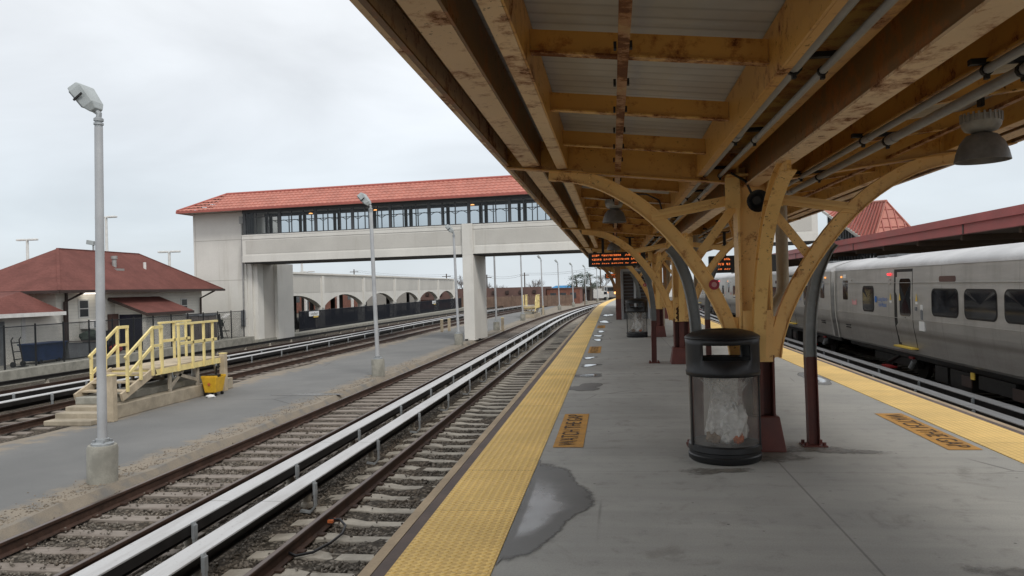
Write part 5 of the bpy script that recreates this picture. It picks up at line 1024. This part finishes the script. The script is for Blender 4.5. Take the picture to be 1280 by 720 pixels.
# ------------------------------------------------------------------ kerb, walkway and fences
m = MB(); m.box(-24.5, -22.2, 5, 44.3, -1.5, -.92); m.box(-24.5, -22.0, 44.3, 140, -1.5, -1.15); o = struct(m.build('walkway', 'basec')); o['label'] = 'concrete kerb and walkway along the fence'
def fence(label, x, y0, y1, z0, z1, n, mat, posts='black', tilt=0.):
    t_ = thing('chain_fence' if mat == 'chain' else 'screened_fence', label, 'fence', (x, (y0 + y1) / 2, z0)); m = MB(); m.add([(x, y0, z0), (x, y1, z0), (x, y1, z1), (x, y0, z1)], [(0, 1, 2, 3)]); m.build('mesh_panel', mat, t_)
    for k in range(n + 1): y = y0 + (y1 - y0) * k / n; MB().tube([(x - .03, y, z0), (x - .03, y, z1 + .08)], .035, 8).build('post', posts, t_, smooth=True)
    MB().tube([(x - .03, y0, z1), (x - .03, y1, z1)], .02, 6).build('top_rail', posts, t_, smooth=True); return t_
fence('dark chain link fence in front of the red roofed house', -22.7, 22.4, 44.0, -.93, .68, 14, 'chain'); fence('short chain link fence right of the stair tower', -23.3, 49.3, 52.9, -1.15, .35, 2, 'chain'); fence('long black screened fence in front of the garage arches', -23.0, 53.0, 113, -1.15, .32, 20, 'screen')
def fsign(y, label):
    t_ = thing('station_sign', label, 'sign', (-22.9, y, -.1), 0, 'station name signs on the fence'); MB().box(-22.96, -22.93, y - .95, y + .95, -.1, .27).build('board', 'signw', t_); MB().box(-22.96, -22.935, y - .1, y + .8, -.22, -.115).build('yellow_strip', 'tyel', t_)
    lettering('lettering', 'Long Beach', .3, frame(Vector((-22.925, y, .085)), (0, 1, 0), (0, 0, 1)), 'signbk', t_)
fsign(55.6, 'white station name sign on the fence by the first arch'); fsign(95, 'white station name sign far along the black fence')

# ------------------------------------------------------------------ red roofed house
HZ = -.95
HO = thing('station_house', 'low cream sided house with hipped red shingle roof behind the fence', 'house', (-28, 36.5, HZ))
m = MB(); m.box(-28.8, -24.6, 30.5, 42.5, HZ, 2.1); m.build('wall', 'siding', HO)
E1 = (-23.7, 29.6, 2.08); E2 = (-23.7, 43.4, 2.08); E3 = (-29.7, 43.4, 2.08); E4 = (-29.7, 29.6, 2.08); R1 = (-26.7, 33.3, 4.17); R2_ = (-26.7, 39.6, 4.17)
m = MB(); m.add([E1, E2, E3, E4, R1, R2_], [(0, 1, 5, 4), (1, 2, 5), (2, 3, 4, 5), (3, 0, 4), (0, 3, 2, 1)]); rh = m.build('roof', 'shingle', HO)
m = MB(); m.bar((-23.68, 29.5, 2.02), (-23.68, 43.5, 2.02), .12, .13); m.bar((-29.75, 29.58, 2.02), (-23.6, 29.58, 2.02), .12, .13); m.build('gutter', 'gutter', rh)
m = MB(); m.bar(E1, R1, .12, .05); m.bar(R1, R2_, .12, .05); m.bar(R2_, E2, .12, .05); each(m, 'ridge_cap', 'shingle', rh)
m = MB(); m.tube([(-25.5, 35.8, 3.1), (-25.5, 35.8, 3.75)], .11, 10); m.tube([(-25.5, 35.8, 3.7), (-25.5, 35.8, 3.86)], .16, 10); m.box(-25.85, -25.15, 35.5, 36.1, 2.95, 3.2); m.build('vent_stack', 'conduit', rh, smooth=True)
m = MB(); m.tube([(-25.4, 38.2, 3.1), (-25.4, 38.2, 3.6)], .08, 10); m.build('vent_pipe', 'whitepaint', rh, smooth=True)
m = MB(); m.box(-24.62, -24.55, 31.05, 31.2, HZ, 2); 
for (a, b) in ((30.9, 1.9), (42.2, 1.95)): m.tube([(-23.75, a + .3, 1.98), (-24.5, a, 1.55), (-24.52, a, HZ)], .055, 8)
each(m, 'downspout', 'gutter', HO, smooth=True)
def hwin(y0, y1, z0, z1):
    m = MB(); m.box(-24.6, -24.55, y0 - .07, y1 + .07, z0 - .07, z1 + .07); f_ = m.build('window', 'whitepaint', HO); m = MB(); zm = (z0 + z1) / 2; m.box(-24.56, -24.54, y0, y1, z0, zm - .025); m.box(-24.56, -24.54, y0, y1, zm + .025, z1); m.build('pane', 'glassh', f_)
hwin(31.95, 32.5, .85, 1.6); hwin(38.45, 38.8, .85, 1.5); hwin(40.3, 40.8, .8, 1.5)
m = MB(); m.box(-24.58, -24.1, 31.95, 32.75, .28, .68); a_ = m.build('air_conditioner', 'whitepaint', HO, bevel=.02); m = MB(); m.box(-24.2, -24.09, 32.28, 32.7, .33, .63); m.build('grille', 'greyp', a_)
m = MB(); m.box(-24.5, -24.2, 32.1, 33.1, 1.9, 1.96); m.build('strip_light', 'striplight', HO)
# entrance lean-to
m = MB(); m.prism([(-24.6, HZ), (-22.95, HZ), (-22.95, .92), (-24.6, 1.5)], 'xz', 34.5, 38.0); m.build('entry_wall', 'siding', HO)
m = MB(); m.add([(-24.6, 34.0, 1.72), (-24.6, 38.2, 1.72), (-22.75, 38.4, .92), (-22.75, 34.3, .92), (-24.6, 34.0, 1.6), (-24.6, 38.2, 1.6), (-22.75, 38.4, .8), (-22.75, 34.3, .8)], [(0, 1, 2, 3), (7, 6, 5, 4), (0, 1, 5, 4), (1, 2, 6, 5), (2, 3, 7, 6), (3, 0, 4, 7)]); el = m.build('entry_roof', 'shingle', HO); m = MB(); m.bar((-22.74, 34.25, .84), (-22.74, 38.45, .84), .06, .13); m.bar((-24.6, 33.98, 1.64), (-22.74, 34.28, .84), .06, .13); m.build('entry_gutter', 'gutter', el)
m = MB(); m.box(-24.3, -23.15, 34.4, 34.495, HZ, .85); d_ = m.build('entry_door', 'navy', HO); m = MB(); m.box(-24.58, -24.35, 33.9, 34.4, HZ, .9); m.build('door_jamb', 'mansard', HO)
m = MB()
m = MB(); m.box(-29, -24.45, 24.6, 30.499, HZ, 1.08); m.build('porch_wall', 'siding', HO)
m = MB(); e_ = [(-23.75, 24.0, 1.15), (-23.75, 30.0, 1.15), (-29.6, 30.0, 1.15), (-29.6, 24.0, 1.15)]; m.add(e_ + [(-25.05, 29.0, 2.06), (-28.0, 29.0, 2.06)], [(0, 1, 4), (1, 2, 5, 4), (2, 3, 5), (3, 0, 4, 5), (3, 2, 1, 0)]); pr_ = m.build('porch_roof', 'shingle', HO)
m = MB(); m.bar((-23.73, 23.95, 1.08), (-23.73, 30.0, 1.08), .05, .16); m.bar((-29.6, 23.98, 1.08), (-23.76, 23.98, 1.08), .05, .16); m.build('white_fascia', 'whitepaint', pr_)
m = MB(); m.box(-24.449, -24.4, 26.0, 27.4, HZ, .85); m.build('porch_door', 'greyp', HO)
m = MB(); m.box(-24.449, -24.41, 28.3, 28.5, HZ, 1.08); m.build('trim_board', 'whitepaint', HO)
# clutter before the house
def boxthing(name, label, cat, x, y, parts):
    t_ = thing(name, label, cat, (x, y, HZ + .03))
    for nm_, mat, fn in parts: mb = MB(); fn(mb); mb.build(nm_, mat, t_, bevel=.02)
    return t_
Z0 = HZ + .03
boxthing('storage_locker', 'pair of taupe storage lockers against the cream wall', 'locker', -24, 40.3, [('cabinet', 'shed', lambda m: (m.box(-24.5, -23.5, 38.7, 40.2, Z0, .55), m.box(-24.5, -23.5, 40.25, 42.2, Z0, .5))), ('lid', 'greyp', lambda m: (m.box(-24.54, -23.46, 38.65, 40.22, .551, .66), m.box(-24.54, -23.46, 40.23, 42.25, .501, .62))), ('door_seam', 'dark', lambda m: [m.box(-23.499, -23.49, y, y + .03, Z0, .5) for y in (39.4, 41.2)])])
boxthing('folded_chair', 'folded chair and gear leaning near the tower fence', 'chair', -23.6, 43.2, [('frame', 'dark', lambda m: (m.bar((-23.8, 42.9, Z0), (-23.5, 43.1, .1), .04, .04), m.bar((-23.5, 43.4, Z0), (-23.7, 43.2, .1), .04, .04), m.bar((-23.8, 43.4, Z0 + .4), (-23.4, 43.4, Z0 + .4), .3, .04))), ('seat', 'greencan', lambda m: m.cbox((-23.6, 43.2, Z0 + .42), (.45, .45, .05))), ('backrest', 'greencan', lambda m: m.cbox((-23.8, 43.2, .0), (.05, .45, .4)))])
boxthing('lumber_stack', 'leaning dark boards and a pale panel by the lockers', 'boards', -23.4, 42.6, [('board', 'dark', lambda m: m.bar((-23.3, 42.4, Z0), (-23.6, 42.6, .55), .05, .3)), ('panel', 'whitepaint', lambda m: m.bar((-23.4, 42.7, .3), (-23.3, 43.2, .55), .4, .04))])
t_ = thing('hand_truck', 'dark hand truck standing by the blue bin', 'hand truck', (-23.2, 26.6, Z0)); m = MB()
for dx in (-.2, .2): m.tube([(-23.1, 26.6 + dx, Z0 + .1), (-23.25, 26.6 + dx, Z0 + 1.05), (-23.3, 26.75 + dx, Z0 + 1.15)], .025, 6)
for z in (.3, .6, .95): m.tube([(-23.13 - z * .12, 26.4, Z0 + z), (-23.13 - z * .12, 26.8, Z0 + z)], .02, 6)
m.build('frame', 'dark', t_); m = MB(); m.box(-23.1, -22.85, 26.4, 26.8, Z0 + .02, Z0 + .04); m.build('toe_plate', 'dark', t_)
for dx in (-.25, .25): MB().tube([(-23.15, 26.6 + dx - .03, Z0 + .11), (-23.15, 26.6 + dx + .03, Z0 + .11)], .11, 12).build('wheel', 'black', t_, smooth=True)
t_ = thing('cart', 'blue plastic tilt cart behind the fence', 'cart', (-23.4, 28.2, Z0)); m = MB(); vs = []
for z, a, b in ((Z0 + .12, 27.6, 28.9), (Z0 + .78, 27.4, 29.2)): vs += [(-23.8, a, z), (-23.1, a, z), (-23.1, b, z), (-23.8, b, z)]
m.add(vs, [(3, 2, 1, 0), (0, 1, 5, 4), (1, 2, 6, 5), (2, 3, 7, 6), (3, 0, 4, 7)]); m.build('tub', 'bluetarp', t_); m = MB(); m.box(-23.85, -23.05, 27.35, 29.25, Z0 + .781, Z0 + .84); m.build('cover', 'bluetarp', t_, bevel=.03)
for y in (27.75, 28.75): MB().tube([(-23.2, y, Z0 + .09), (-23.1, y, Z0 + .09)], .09, 10).build('wheel', 'black', t_, smooth=True)
t_ = thing('dumpster', 'grey slanted dumpster between the blue cart and the dark bags', 'dumpster', (-23.5, 30.3, Z0)); m = MB(); m.prism([(29.5, Z0 + .05), (31.2, Z0 + .05), (31.6, Z0 + .6), (29.4, Z0 + .75)], 'yz', -24.1, -23.2); m.build('body', 'greyp', t_); m = MB(); m.bar((-23.65, 29.3, Z0 + .8), (-23.65, 31.7, Z0 + .65), 1.0, .05); m.build('lid', 'shed', t_)
def heap(name, label, cat, c, r, mat, seed):
    r2 = random.Random(seed); mb = MB(); na, nb = 16, 9; vs = []
    for i in range(nb + 1):
        th = PI * i / nb
        for k in range(na): ph = 2 * PI * k / na; q = 1 + .15 * math.sin(3 * ph + i) + r2.uniform(-.1, .1); vs.append((c[0] + r[0] * q * math.sin(th) * math.cos(ph), c[1] + r[1] * q * math.sin(th) * math.sin(ph), max(Z0, c[2] + r[2] * q * math.cos(th))))
    mb.add(vs, [(i * na + k, i * na + (k + 1) % na, (i + 1) * na + (k + 1) % na, (i + 1) * na + k) for i in range(nb) for k in range(na)]); return tag(mb.build(name, mat, smooth=True, ang=30), label, cat)
heap('tarp_bundle', 'dark green tarp bundle under the wall air conditioner', 'bundle', (-24.0, 31.9, -.1), (.35, .6, .3), 'greencan', 1); heap('trash_bag', 'black bag heap right of the green bundle', 'bag', (-23.7, 32.7, -.4), (.4, .5, .5), 'black', 2); heap('fuel_can', 'red can at the foot of the black bags', 'can', (-23.2, 32.5, -.72), (.2, .35, .2), 'redp', 3)

# ------------------------------------------------------------------ yellow access stairs
def access_stairs(label, ox, oy, full=True):
    t_ = thing('access_stairs', label, 'stairs', (ox, oy, GZ), 0, 'yellow train access stairs'); X0, X1 = ox - .6, ox + .6
    m = MB(); m.box(X0 - .02, X1, oy, oy + 5.9, GZ, GZ + .34); m.box(X0 - .02, X1, oy - .35, oy - .001, GZ, GZ + .24); m.box(X0 - .02, X1 - .0, oy - .72, oy - .351, GZ, GZ + .12); b_ = m.build('concrete_base', 'stepc', t_, bevel=.02)
    m = MB(); m.box(X0 - .02, X1 - .3, oy + .35, oy + 4.8, GZ + .341, GZ + .52); m.build('upper_base', 'basec', b_, bevel=.02)
    zd = -.22; ys0, ys1 = oy + .5, oy + 1.75
    m = MB(); m.box(X0 - .1, X1 + .02, ys1, oy + 5.3, zd - .04, zd); dk = m.build('deck_boards', 'plank', t_)
    m = MB(); m.box(X1 - .03, X1 + .03, ys1 + .02, oy + 5.3, zd - .2, zd - .042); m.box(X0 - .1, X0 - .04, ys1 + .02, oy + 5.3, zd - .2, zd - .042); m.box(X0 - .035, X1 - .035, ys1 + .02, ys1 + .08, zd - .2, zd - .042); each(m, 'deck_beam', 'yrail', t_)
    m = MB()
    for x in (X0 - .05, X1): m.bar((x, ys0 - .1, GZ + .5), (x, ys1 + .05, zd - .06), .06, .2)
    each(m, 'stringer', 'plank', t_)
    for k in range(3): f_ = (k + .6) / 3.3; m = MB(); m.box(X0 - .02, X1 - .03, ys0 + (ys1 - ys0) * f_ - .14, ys0 + (ys1 - ys0) * f_ + .14, GZ + .5 + (zd - GZ - .5) * f_, GZ + .54 + (zd - GZ - .5) * f_); m.build('tread', 'plank', t_)
    for sd_, x in ((0, X0 - .1), (1, X1 + .05)):
        m = MB(); zt = .86; sh = .5 if sd_ == 0 else 0.
        for y, zb in ((ys0 + .08 + sh, GZ + .62), (ys0 + .62 + sh, GZ + .85), (ys1 - .12 + sh, zd - .18), (ys1 + .3 + sh, zd - .18)):
            f_ = (y - sh - ys0) / (ys1 - .12 - ys0); top = min(zt, GZ + 1.5 + (zt - GZ - 1.5) * f_); m.box(x - .03, x + .03, y - .03, y + .03, zb, top)
        m.bar((x, ys0 + .0 + sh, GZ + 1.46), (x, ys1 - .1 + sh, zt), .05, .065); m.bar((x, ys0 + .05 + sh, GZ + 1.0), (x, ys1 - .1 + sh, .38), .045, .07)
        m.box(x - .036, x + .036, ys1 - .1 + sh, ys1 + .34 + sh, zt - .04, zt + .04); m.box(x - .025, x + .025, ys1 - .1 + sh, ys1 + .3 + sh, .34, .41); m.build('stair_rail', 'yrail', t_)
        m = MB(); py = (2.85, 3.55, 4.15, 4.65) if sd_ else (4.1, 4.8, 5.45)
        for y in py: m.box(x - .03, x + .03, oy + y - .03, oy + y + .03, zd - .2, zt)
        m.box(x - .05, x + .05, oy + py[0] - .05, oy + py[-1] + .25, zt + .001, zt + .06); m.box(x - .03, x + .03, oy + py[0], oy + py[-1] + .2, .3, .38); m.build('deck_rail', 'yrail', t_)
    m = MB()
    for y in (oy + 2.5, oy + 3.9): m.box(X1 - .09, X1 - .03, y, y + .1, GZ + .345, zd - .2); m.box(X0, X0 + .06, y, y + .1, GZ + .525, zd - .2)
    m.bar((X1 - .06, oy + 2.5, GZ + .4), (X1 - .06, oy + 3.2, zd - .22), .04, .09); m.bar((X1 - .06, oy + 2.75, zd - .25), (X1 - .06, oy + 3.95, GZ + .5), .04, .09); m.bar((X0 + .05, oy + 2.5, GZ + .55), (X0 + .05, oy + 3.9, zd - .22), .04, .09); m.bar((X0 + .05, oy + 2.5, zd - .22), (X0 + .05, oy + 3.9, GZ + .55), .04, .09); m.bar((X1 - .06, oy + 4.9, zd - .25), (X1 - .2, oy + 5.3, GZ + .4), .04, .07); each(m, 'cross_brace', 'brace', t_)
    m = MB(); m.tube([(X0 + .4, oy + 5.0, GZ + .345), (X0 + .4, oy + 5.0, zd - .04)], .07, 10); m.tube([(X0 + .1, oy + 4.6, GZ + .345), (X0 + .1, oy + 4.6, zd - .04)], .06, 10); each(m, 'support_leg', 'whitepaint', t_, smooth=True)
    m = MB(); m.cbox((X0 + .4, oy + 5.05, GZ + .42), (.3, .3, .15)); m.build('foot_block', 'dark', t_)
    return t_
access_stairs('yellow railed timber stairs to train level nearest the camera', -12.72, 16.75); access_stairs('small yellow railed stairs far down the asphalt yard', -8.2, 72.5)
def bollard(x, y, h, label, mat='plank'):
    t_ = thing('bollard', label, 'bollard', (x, y, GZ), 0, 'tan bollards in the yard'); MB().box(x - .09, x + .09, y - .09, y + .09, GZ + .0, GZ + h).build('post', 'yrail' if mat == 'y' else 'plank', t_, bevel=.015); MB().box(x - .095, x + .095, y - .095, y + .095, GZ + h + .001, GZ + h + .03).build('cap', 'yrail', t_)
bollard(-12.0, 16.62, 1.1, 'tan bollard before the near yellow stairs'); bollard(-12.05, 21.95, 1.15, 'tan bollard behind the yellow mop bucket')
bollard(-11.95, 51.6, .85, 'left one of two tan bollards beyond the bridge pier'); bollard(-11.65, 52.6, .85, 'right one of two tan bollards beyond the bridge pier'); bollard(-7.6, 51.3, .9, 'wide tan bollard at the fourth lamp post'); bollard(-7.45, 80.2, .9, 'far tan bollard near the sixth lamp post')
t_ = thing('mop_bucket', 'yellow mop bucket with black handle on the asphalt', 'bucket', (-11.85, 21.0, GZ)); m = MB(); vs = []
for z, a, b in ((GZ + .1, .17, .22), (GZ + .55, .24, .28)): vs += [(-11.85 - a, 21 - b, z), (-11.85 + a, 21 - b, z), (-11.85 + a, 21 + b, z), (-11.85 - a, 21 + b, z)]
m.add(vs, [(3, 2, 1, 0), (0, 1, 5, 4), (1, 2, 6, 5), (2, 3, 7, 6), (3, 0, 4, 7)]); bk = m.build('tub', 'bucket', t_, bevel=.02); sm = bk.modifiers.new('wall', 'SOLIDIFY'); sm.thickness = .015
m = MB(); m.box(-12.1, -11.6, 20.73, 20.79, GZ + .52, GZ + .6); m.box(-12.1, -11.6, 21.22, 21.28, GZ + .52, GZ + .6); each(m, 'rim', 'bucket', t_, bevel=.01)
m = MB(); m.box(-12.0, -11.7, 20.85, 21.15, GZ + .4, GZ + .62); m.tube([(-11.85, 21.15, GZ + .6), (-11.8, 21.1, GZ + .85), (-11.65, 21.0, GZ + .86)], .025, 6); m.build('wringer', 'black', t_)
m = MB(); m.add([(-11.85 + .05 * math.cos(k * PI / 5), 20.735, GZ + .35 + .05 * math.sin(k * PI / 5)) for k in range(10)], [tuple(range(10))]); m.build('red_label', 'bagor', t_)
for a in (-1, 1):
    for b in (-1, 1): MB().tube([(-11.85 + a * .16, 21 + b * .18 - .02, GZ + .05), (-11.85 + a * .16, 21 + b * .18 + .02, GZ + .05)], .05, 10).build('caster', 'black', t_, smooth=True)
heap('rag', 'crumpled white rag on the ground before the yellow bucket', 'rag', (-11.7, 20.55, 0), (.14, .1, .05), 'bagw', 8).location = (0, 0, GZ + .03)

# ------------------------------------------------------------------ far background
t_ = thing('board_fence', 'long brown board fence behind the far tracks', 'fence', (-14, 116, -1.5)); m = MB()
for k in range(32): x = -24 + k * .56; m.box(x, x + .53, 116, 116.1, -1.5, .35 + .03 * math.sin(k * 2.1))
m.build('boards', 'bfence', t_); m = MB()
for k in range(8): m.box(-24 + k * 2.8, -23.85 + k * 2.8, 115.9, 115.999, -1.5, .5)
each(m, 'post', 'bfence', t_)
t_ = thing('mansard_building', 'long low building with dark brown mansard roof behind the board fence', 'building', (-20, 130, -1.6)); MB().box(-33, -11.5, 126, 140, -1.6, .1).build('wall', 'brick', t_)
m = MB(); m.prism([(125.6, .0), (140.4, .0), (139.8, 1.75), (126.2, 1.75)], 'yz', -33.3, -11.3); rf2 = m.build('roof', 'mansard', t_)
m = MB()
for k in range(9): m.cbox((-31.5 + k * 2.3, 125.75, .95), (.55, .3, .55))
each(m, 'dormer', 'gutter', rf2)
t_ = thing('brick_store', 'low red brick store right of the mansard building', 'building', (-7, 135, -1.6)); MB().box(-11.2, -5.6, 128, 140, -1.6, 1.25).build('wall', 'brick', t_); MB().box(-11.3, -5.5, 127.9, 140, 1.25, 1.45).build('parapet', 'mansard', t_); m = MB()
for k in range(3): m.box(-10.6 + k * 1.7, -9.6 + k * 1.7, 127.95, 127.999, -.4, .6)
each(m, 'window', 'glassh', t_)
t_ = thing('blue_roof_store', 'distant building with a bright blue peaked roof', 'building', (-11, 165, -1.6)); MB().box(-14, -8, 165, 172, -1.6, 1.0).build('wall', 'whitepaint', t_); m = MB(); m.prism([(-14.3, 1.0), (-7.7, 1.0), (-9.6, 1.9), (-12.4, 1.9)], 'xz', 164.8, 172); m.build('roof', 'bluesky', t_)
t_ = thing('dark_shed', 'dark shed among the trees at the end of the tracks', 'shed', (-5, 150, -1.6)); MB().box(-8.6, -4.0, 150, 156, -1.6, .9).build('wall', 'gutter', t_); m = MB(); m.prism([(-8.8, .9), (-3.8, .9), (-4.5, 1.35), (-8, 1.35)], 'xz', 149.8, 156.2); m.build('roof', 'mansard', t_)
t_ = thing('white_truck', 'white box truck parked beyond the end of the tracks', 'truck', (-3, 160, -1.5)); MB().box(-5.0, -2.4, 160, 162.2, -1.0, 1.0).build('cargo_box', 'whitepaint', t_); m = MB(); m.prism([(-2.39, -1.0), (-.9, -1.0), (-.9, -.2), (-1.3, .5), (-2.39, .5)], 'xz', 160.1, 162.1); cb = m.build('cab', 'whitepaint', t_); MB().box(-1.9, -1.3, 160.05, 160.099, -.2, .35).build('window', 'dglass', cb)
for x in (-4.4, -1.6): MB().tube([(x, 160.0, -1.15), (x, 160.3, -1.15)], .4, 14).build('wheel', 'black', t_, smooth=True)
t_ = thing('approaching_train', 'distant train front with lit orange headlights on the curve', 'train', (.3, 170, -1.3)); MB().box(-2.0, 1.2, 170, 190, -1.1, 1.6).build('car_body', 'steel', t_, bevel=.15); MB().box(-1.7, .9, 169.9, 169.999, .4, 1.25).build('windscreen', 'dglass', t_)
for x in (-1.3, .5): m = MB(); m.tube([(x, 169.85, -.05), (x, 169.99, -.05)], .28, 12); m.build('headlight', 'lamp_or', t_, smooth=True)
t_ = thing('far_store', 'pale low building at the end of the platform', 'building', (8, 190, -1.6)); MB().box(1.5, 22, 190, 200, -1.6, 1.6).build('wall', 'whitepaint', t_); MB().box(1.2, 22.3, 189.6, 200, 1.6, 2.0).build('roof', 'mansard', t_)
# trees
def bare_tree(x, y, h, seed, label):
    r = random.Random(seed); t_ = thing('bare_tree', label, 'tree', (x, y, -1.6), 0, 'leafless trees in the distance'); tr = MB(); cr = MB()
    tr.tube([(x, y, -1.6), (x + r.uniform(-.2, .2), y, -1.6 + h * .25), (x + r.uniform(-.3, .3), y, -1.6 + h * .45)], [h * .03, h * .024, h * .018], 7)
    def br(p, d, L_, rad, lv):
        q = p + d * L_; cr.tube([p, (p + q) / 2 + Vector((r.uniform(-.05, .05), 0, r.uniform(0, .06))) * L_, q], [rad, rad * .8, rad * .55], 4, cap=False)
        if lv > 0:
            for _ in range(4 if lv > 1 else 5): nd = (d + Vector((r.uniform(-.75, .75), r.uniform(-.6, .6), r.uniform(-.1, .6)))).normalized(); br(p + d * L_ * r.uniform(.45, 1), nd, L_ * r.uniform(.55, .8), rad * .55, lv - 1)
    for k in range(6): a = k * PI / 3 + r.uniform(-.3, .3); br(Vector((x, y, -1.6 + h * r.uniform(.2, .45))), Vector((math.cos(a) * .7, math.sin(a) * .7, r.uniform(.6, 1.1))).normalized(), h * .26, h * .011, 3)
    tr.build('trunk', 'bark', t_, smooth=True); cr.build('crown', 'twig', t_)
for k, (x, y, h, lb) in enumerate([(-28.5, 142, 6.4, 'leafless tree just right of the bridge pier'), (-25.5, 145, 5.6, 'second leafless tree right of the bridge pier'), (-33, 144, 6.0, 'leafless tree hidden partly by the bridge pier'), (-22.5, 148, 5.0, 'low leafless tree above the mansard roof'), (-15.2, 147, 5.4, 'lone leafless tree above the middle of the mansard roof'), (-2.2, 200, 7.0, 'leafless tree beyond the approaching train'), (4, 205, 6.5, 'leafless tree above the pale far building')]): bare_tree(x, y, h, 30 + k, lb)
def pine(x, y, h, seed, label):
    r = random.Random(seed); t_ = thing('pine_tree', label, 'tree', (x, y, -1.6), 0, 'pine trees at the end of the tracks'); tr = MB(); cr = MB(); lim = []
    tr.tube([(x, y, -1.6), (x + .15, y, -1.6 + h * .5), (x - .1, y, -1.6 + h * .92)], [.24, .18, .08], 7)
    for k in range(13):
        z = -1.6 + h * r.uniform(.42, .95); a = r.uniform(0, 2 * PI); L_ = h * r.uniform(.14, .34) * (1.2 - .5 * (z + 1.6) / h); e_ = Vector((x + L_ * math.cos(a), y + L_ * math.sin(a), z + r.uniform(-.1, .5))); tr.tube([(x, y, z - .1), e_], [.07, .03], 4)
        for q in range(70):
            c = e_ + Vector((r.gauss(0, .42), r.gauss(0, .42), r.gauss(0, .2))); d = Vector((r.uniform(-1, 1), r.uniform(-1, 1), r.uniform(-.4, .6))).normalized() * r.uniform(.12, .3); s_ = d.orthogonal().normalized() * r.uniform(.04, .09); cr.add([c - s_, c + s_, c + d], [(0, 1, 2)])
    tr.build('trunk', 'bark', t_, smooth=True); cr.build('crown', 'needle', t_)
pine(-7.2, 150.0, 5.9, 3, 'left tall pine with a tufted crown beyond the lamp posts'); pine(-4.4, 149, 6.0, 4, 'right tall pine with a tufted crown beyond the lamp posts'); pine(-5.8, 158, 5.0, 5, 'shorter pine between the two tall pines')
# utility poles, parking lamps
def upole(x, y, h, label, arm=True):
    t_ = thing('utility_pole', label, 'utility pole', (x, y, -1.6), 0, 'utility poles in the distance'); MB().tube([(x, y, -1.6), (x, y, -1.6 + h)], [.16, .11], 7).build('pole', 'bark', t_, smooth=True)
    if arm: MB().box(x - .9, x + .9, y - .06, y + .06, -2.2 + h, -2.07 + h).build('crossarm', 'bark', t_)
ups = [(-53, 150, 8.0, 'utility pole left of the bridge pier above the garage end'), (-23.5, 140, 5.9, 'utility pole right of the lamp post by the pier'), (-17.5, 150, 6.3, 'utility pole between the leafless trees'), (-2.6, 165, 7.6, 'utility pole beside the pines'), (-33.5, 150, 6.5, 'utility pole hidden partly by the third lamp post')]
for u in ups: upole(*u)
m = MB()
for (a, b) in ((0, 4), (4, 1), (1, 2), (2, 3)):
    A_, B_ = Vector((ups[a][0], ups[a][1], -2.1 + ups[a][2])), Vector((ups[b][0], ups[b][1], -2.1 + ups[b][2]))
    for dz in (0, .35): m.tube([A_.lerp(B_, i / 8) + Vector((0, 0, dz - .5 * math.sin(PI * i / 8))) for i in range(9)], .02, 4)
tag(m.build('overhead_wires', 'dark'), 'thin overhead wires strung between the distant utility poles', 'wires')
def lotlamp(x, y, h, label, double=True):
    t_ = thing('parking_lamp', label, 'lamp post', (x, y, -1.6), 0, 'white parking lot lamps'); MB().tube([(x, y, -1.6), (x, y, h)], [.15, .11], 8).build('pole', 'whitepaint', t_, smooth=True)
    m = MB()
    for sg in ((-1, 1) if double else (-1,)): m.cbox((x + sg * .55, y, h + .05), (.85, .35, .16))
    each(m, 'lamp_head', 'whitepaint', t_, bevel=.04)
lotlamp(-51, 60, 7.0, 'white double headed parking lamp left above the house roof'); lotlamp(-37.6, 60, 5.5, 'white double headed parking lamp between house and stair tower'); lotlamp(-43.4, 60, 8.7, 'tall white parking lamp behind the nearest lamp post'); lotlamp(-40, 95, 4.5, 'thin white lamp above the garage roof'); lotlamp(-30, 70, 5.6, 'tall white lamp rising behind the garage', False)
t_ = thing('wall_floodlight', 'small grey floodlight on a post behind the house roof', 'floodlight', (-33.5, 45, -1.5)); m = MB(); m.tube([(-33.5, 45, -1.5), (-33.5, 45, 5.2)], .06, 8); m.build('post', 'galv', t_); m = MB(); m.cbox((-33.65, 45, 5.35), (.5, .3, .28), Matrix.Rotation(.2, 3, 'Y')); m.build('lamp_head', 'lamphouse', t_, bevel=.02)
t_ = thing('low_wall', 'low concrete deck rail beyond the house roof', 'wall', (-38, 47, 0)); MB().box(-75, -28.2, 52, 52.4, -1.6, 2.45).build('wall', 'cwall', t_); MB().box(-75, -28.2, 52.1, 52.2, 3.0, 3.1).build('rail', 'galv', t_)
m = MB(); m.box(-33, -29.5, 80, 83, 3.2, 3.55); t_ = None
car_ = thing('parked_car', 'dark car parked on the garage roof deck', 'car', (-27.5, 99, 1.95)); m = MB(); m.prism([(96.8, 2.2), (101.2, 2.2), (101.2, 2.75), (100.2, 2.9), (99.6, 3.45), (97.6, 3.45), (96.9, 2.85)], 'yz', -28.4, -26.6); m.build('body', 'greyp', car_, bevel=.08); m = MB(); m.prism([(97.4, 2.92), (100.0, 2.92), (99.5, 3.38), (97.7, 3.38)], 'yz', -28.41, -26.59); m.build('window', 'dglass', car_)
for y in (97.7, 100.4): MB().tube([(-28.3, y, 2.27), (-26.7, y, 2.27)], .32, 12).build('wheel', 'black', car_, smooth=True)
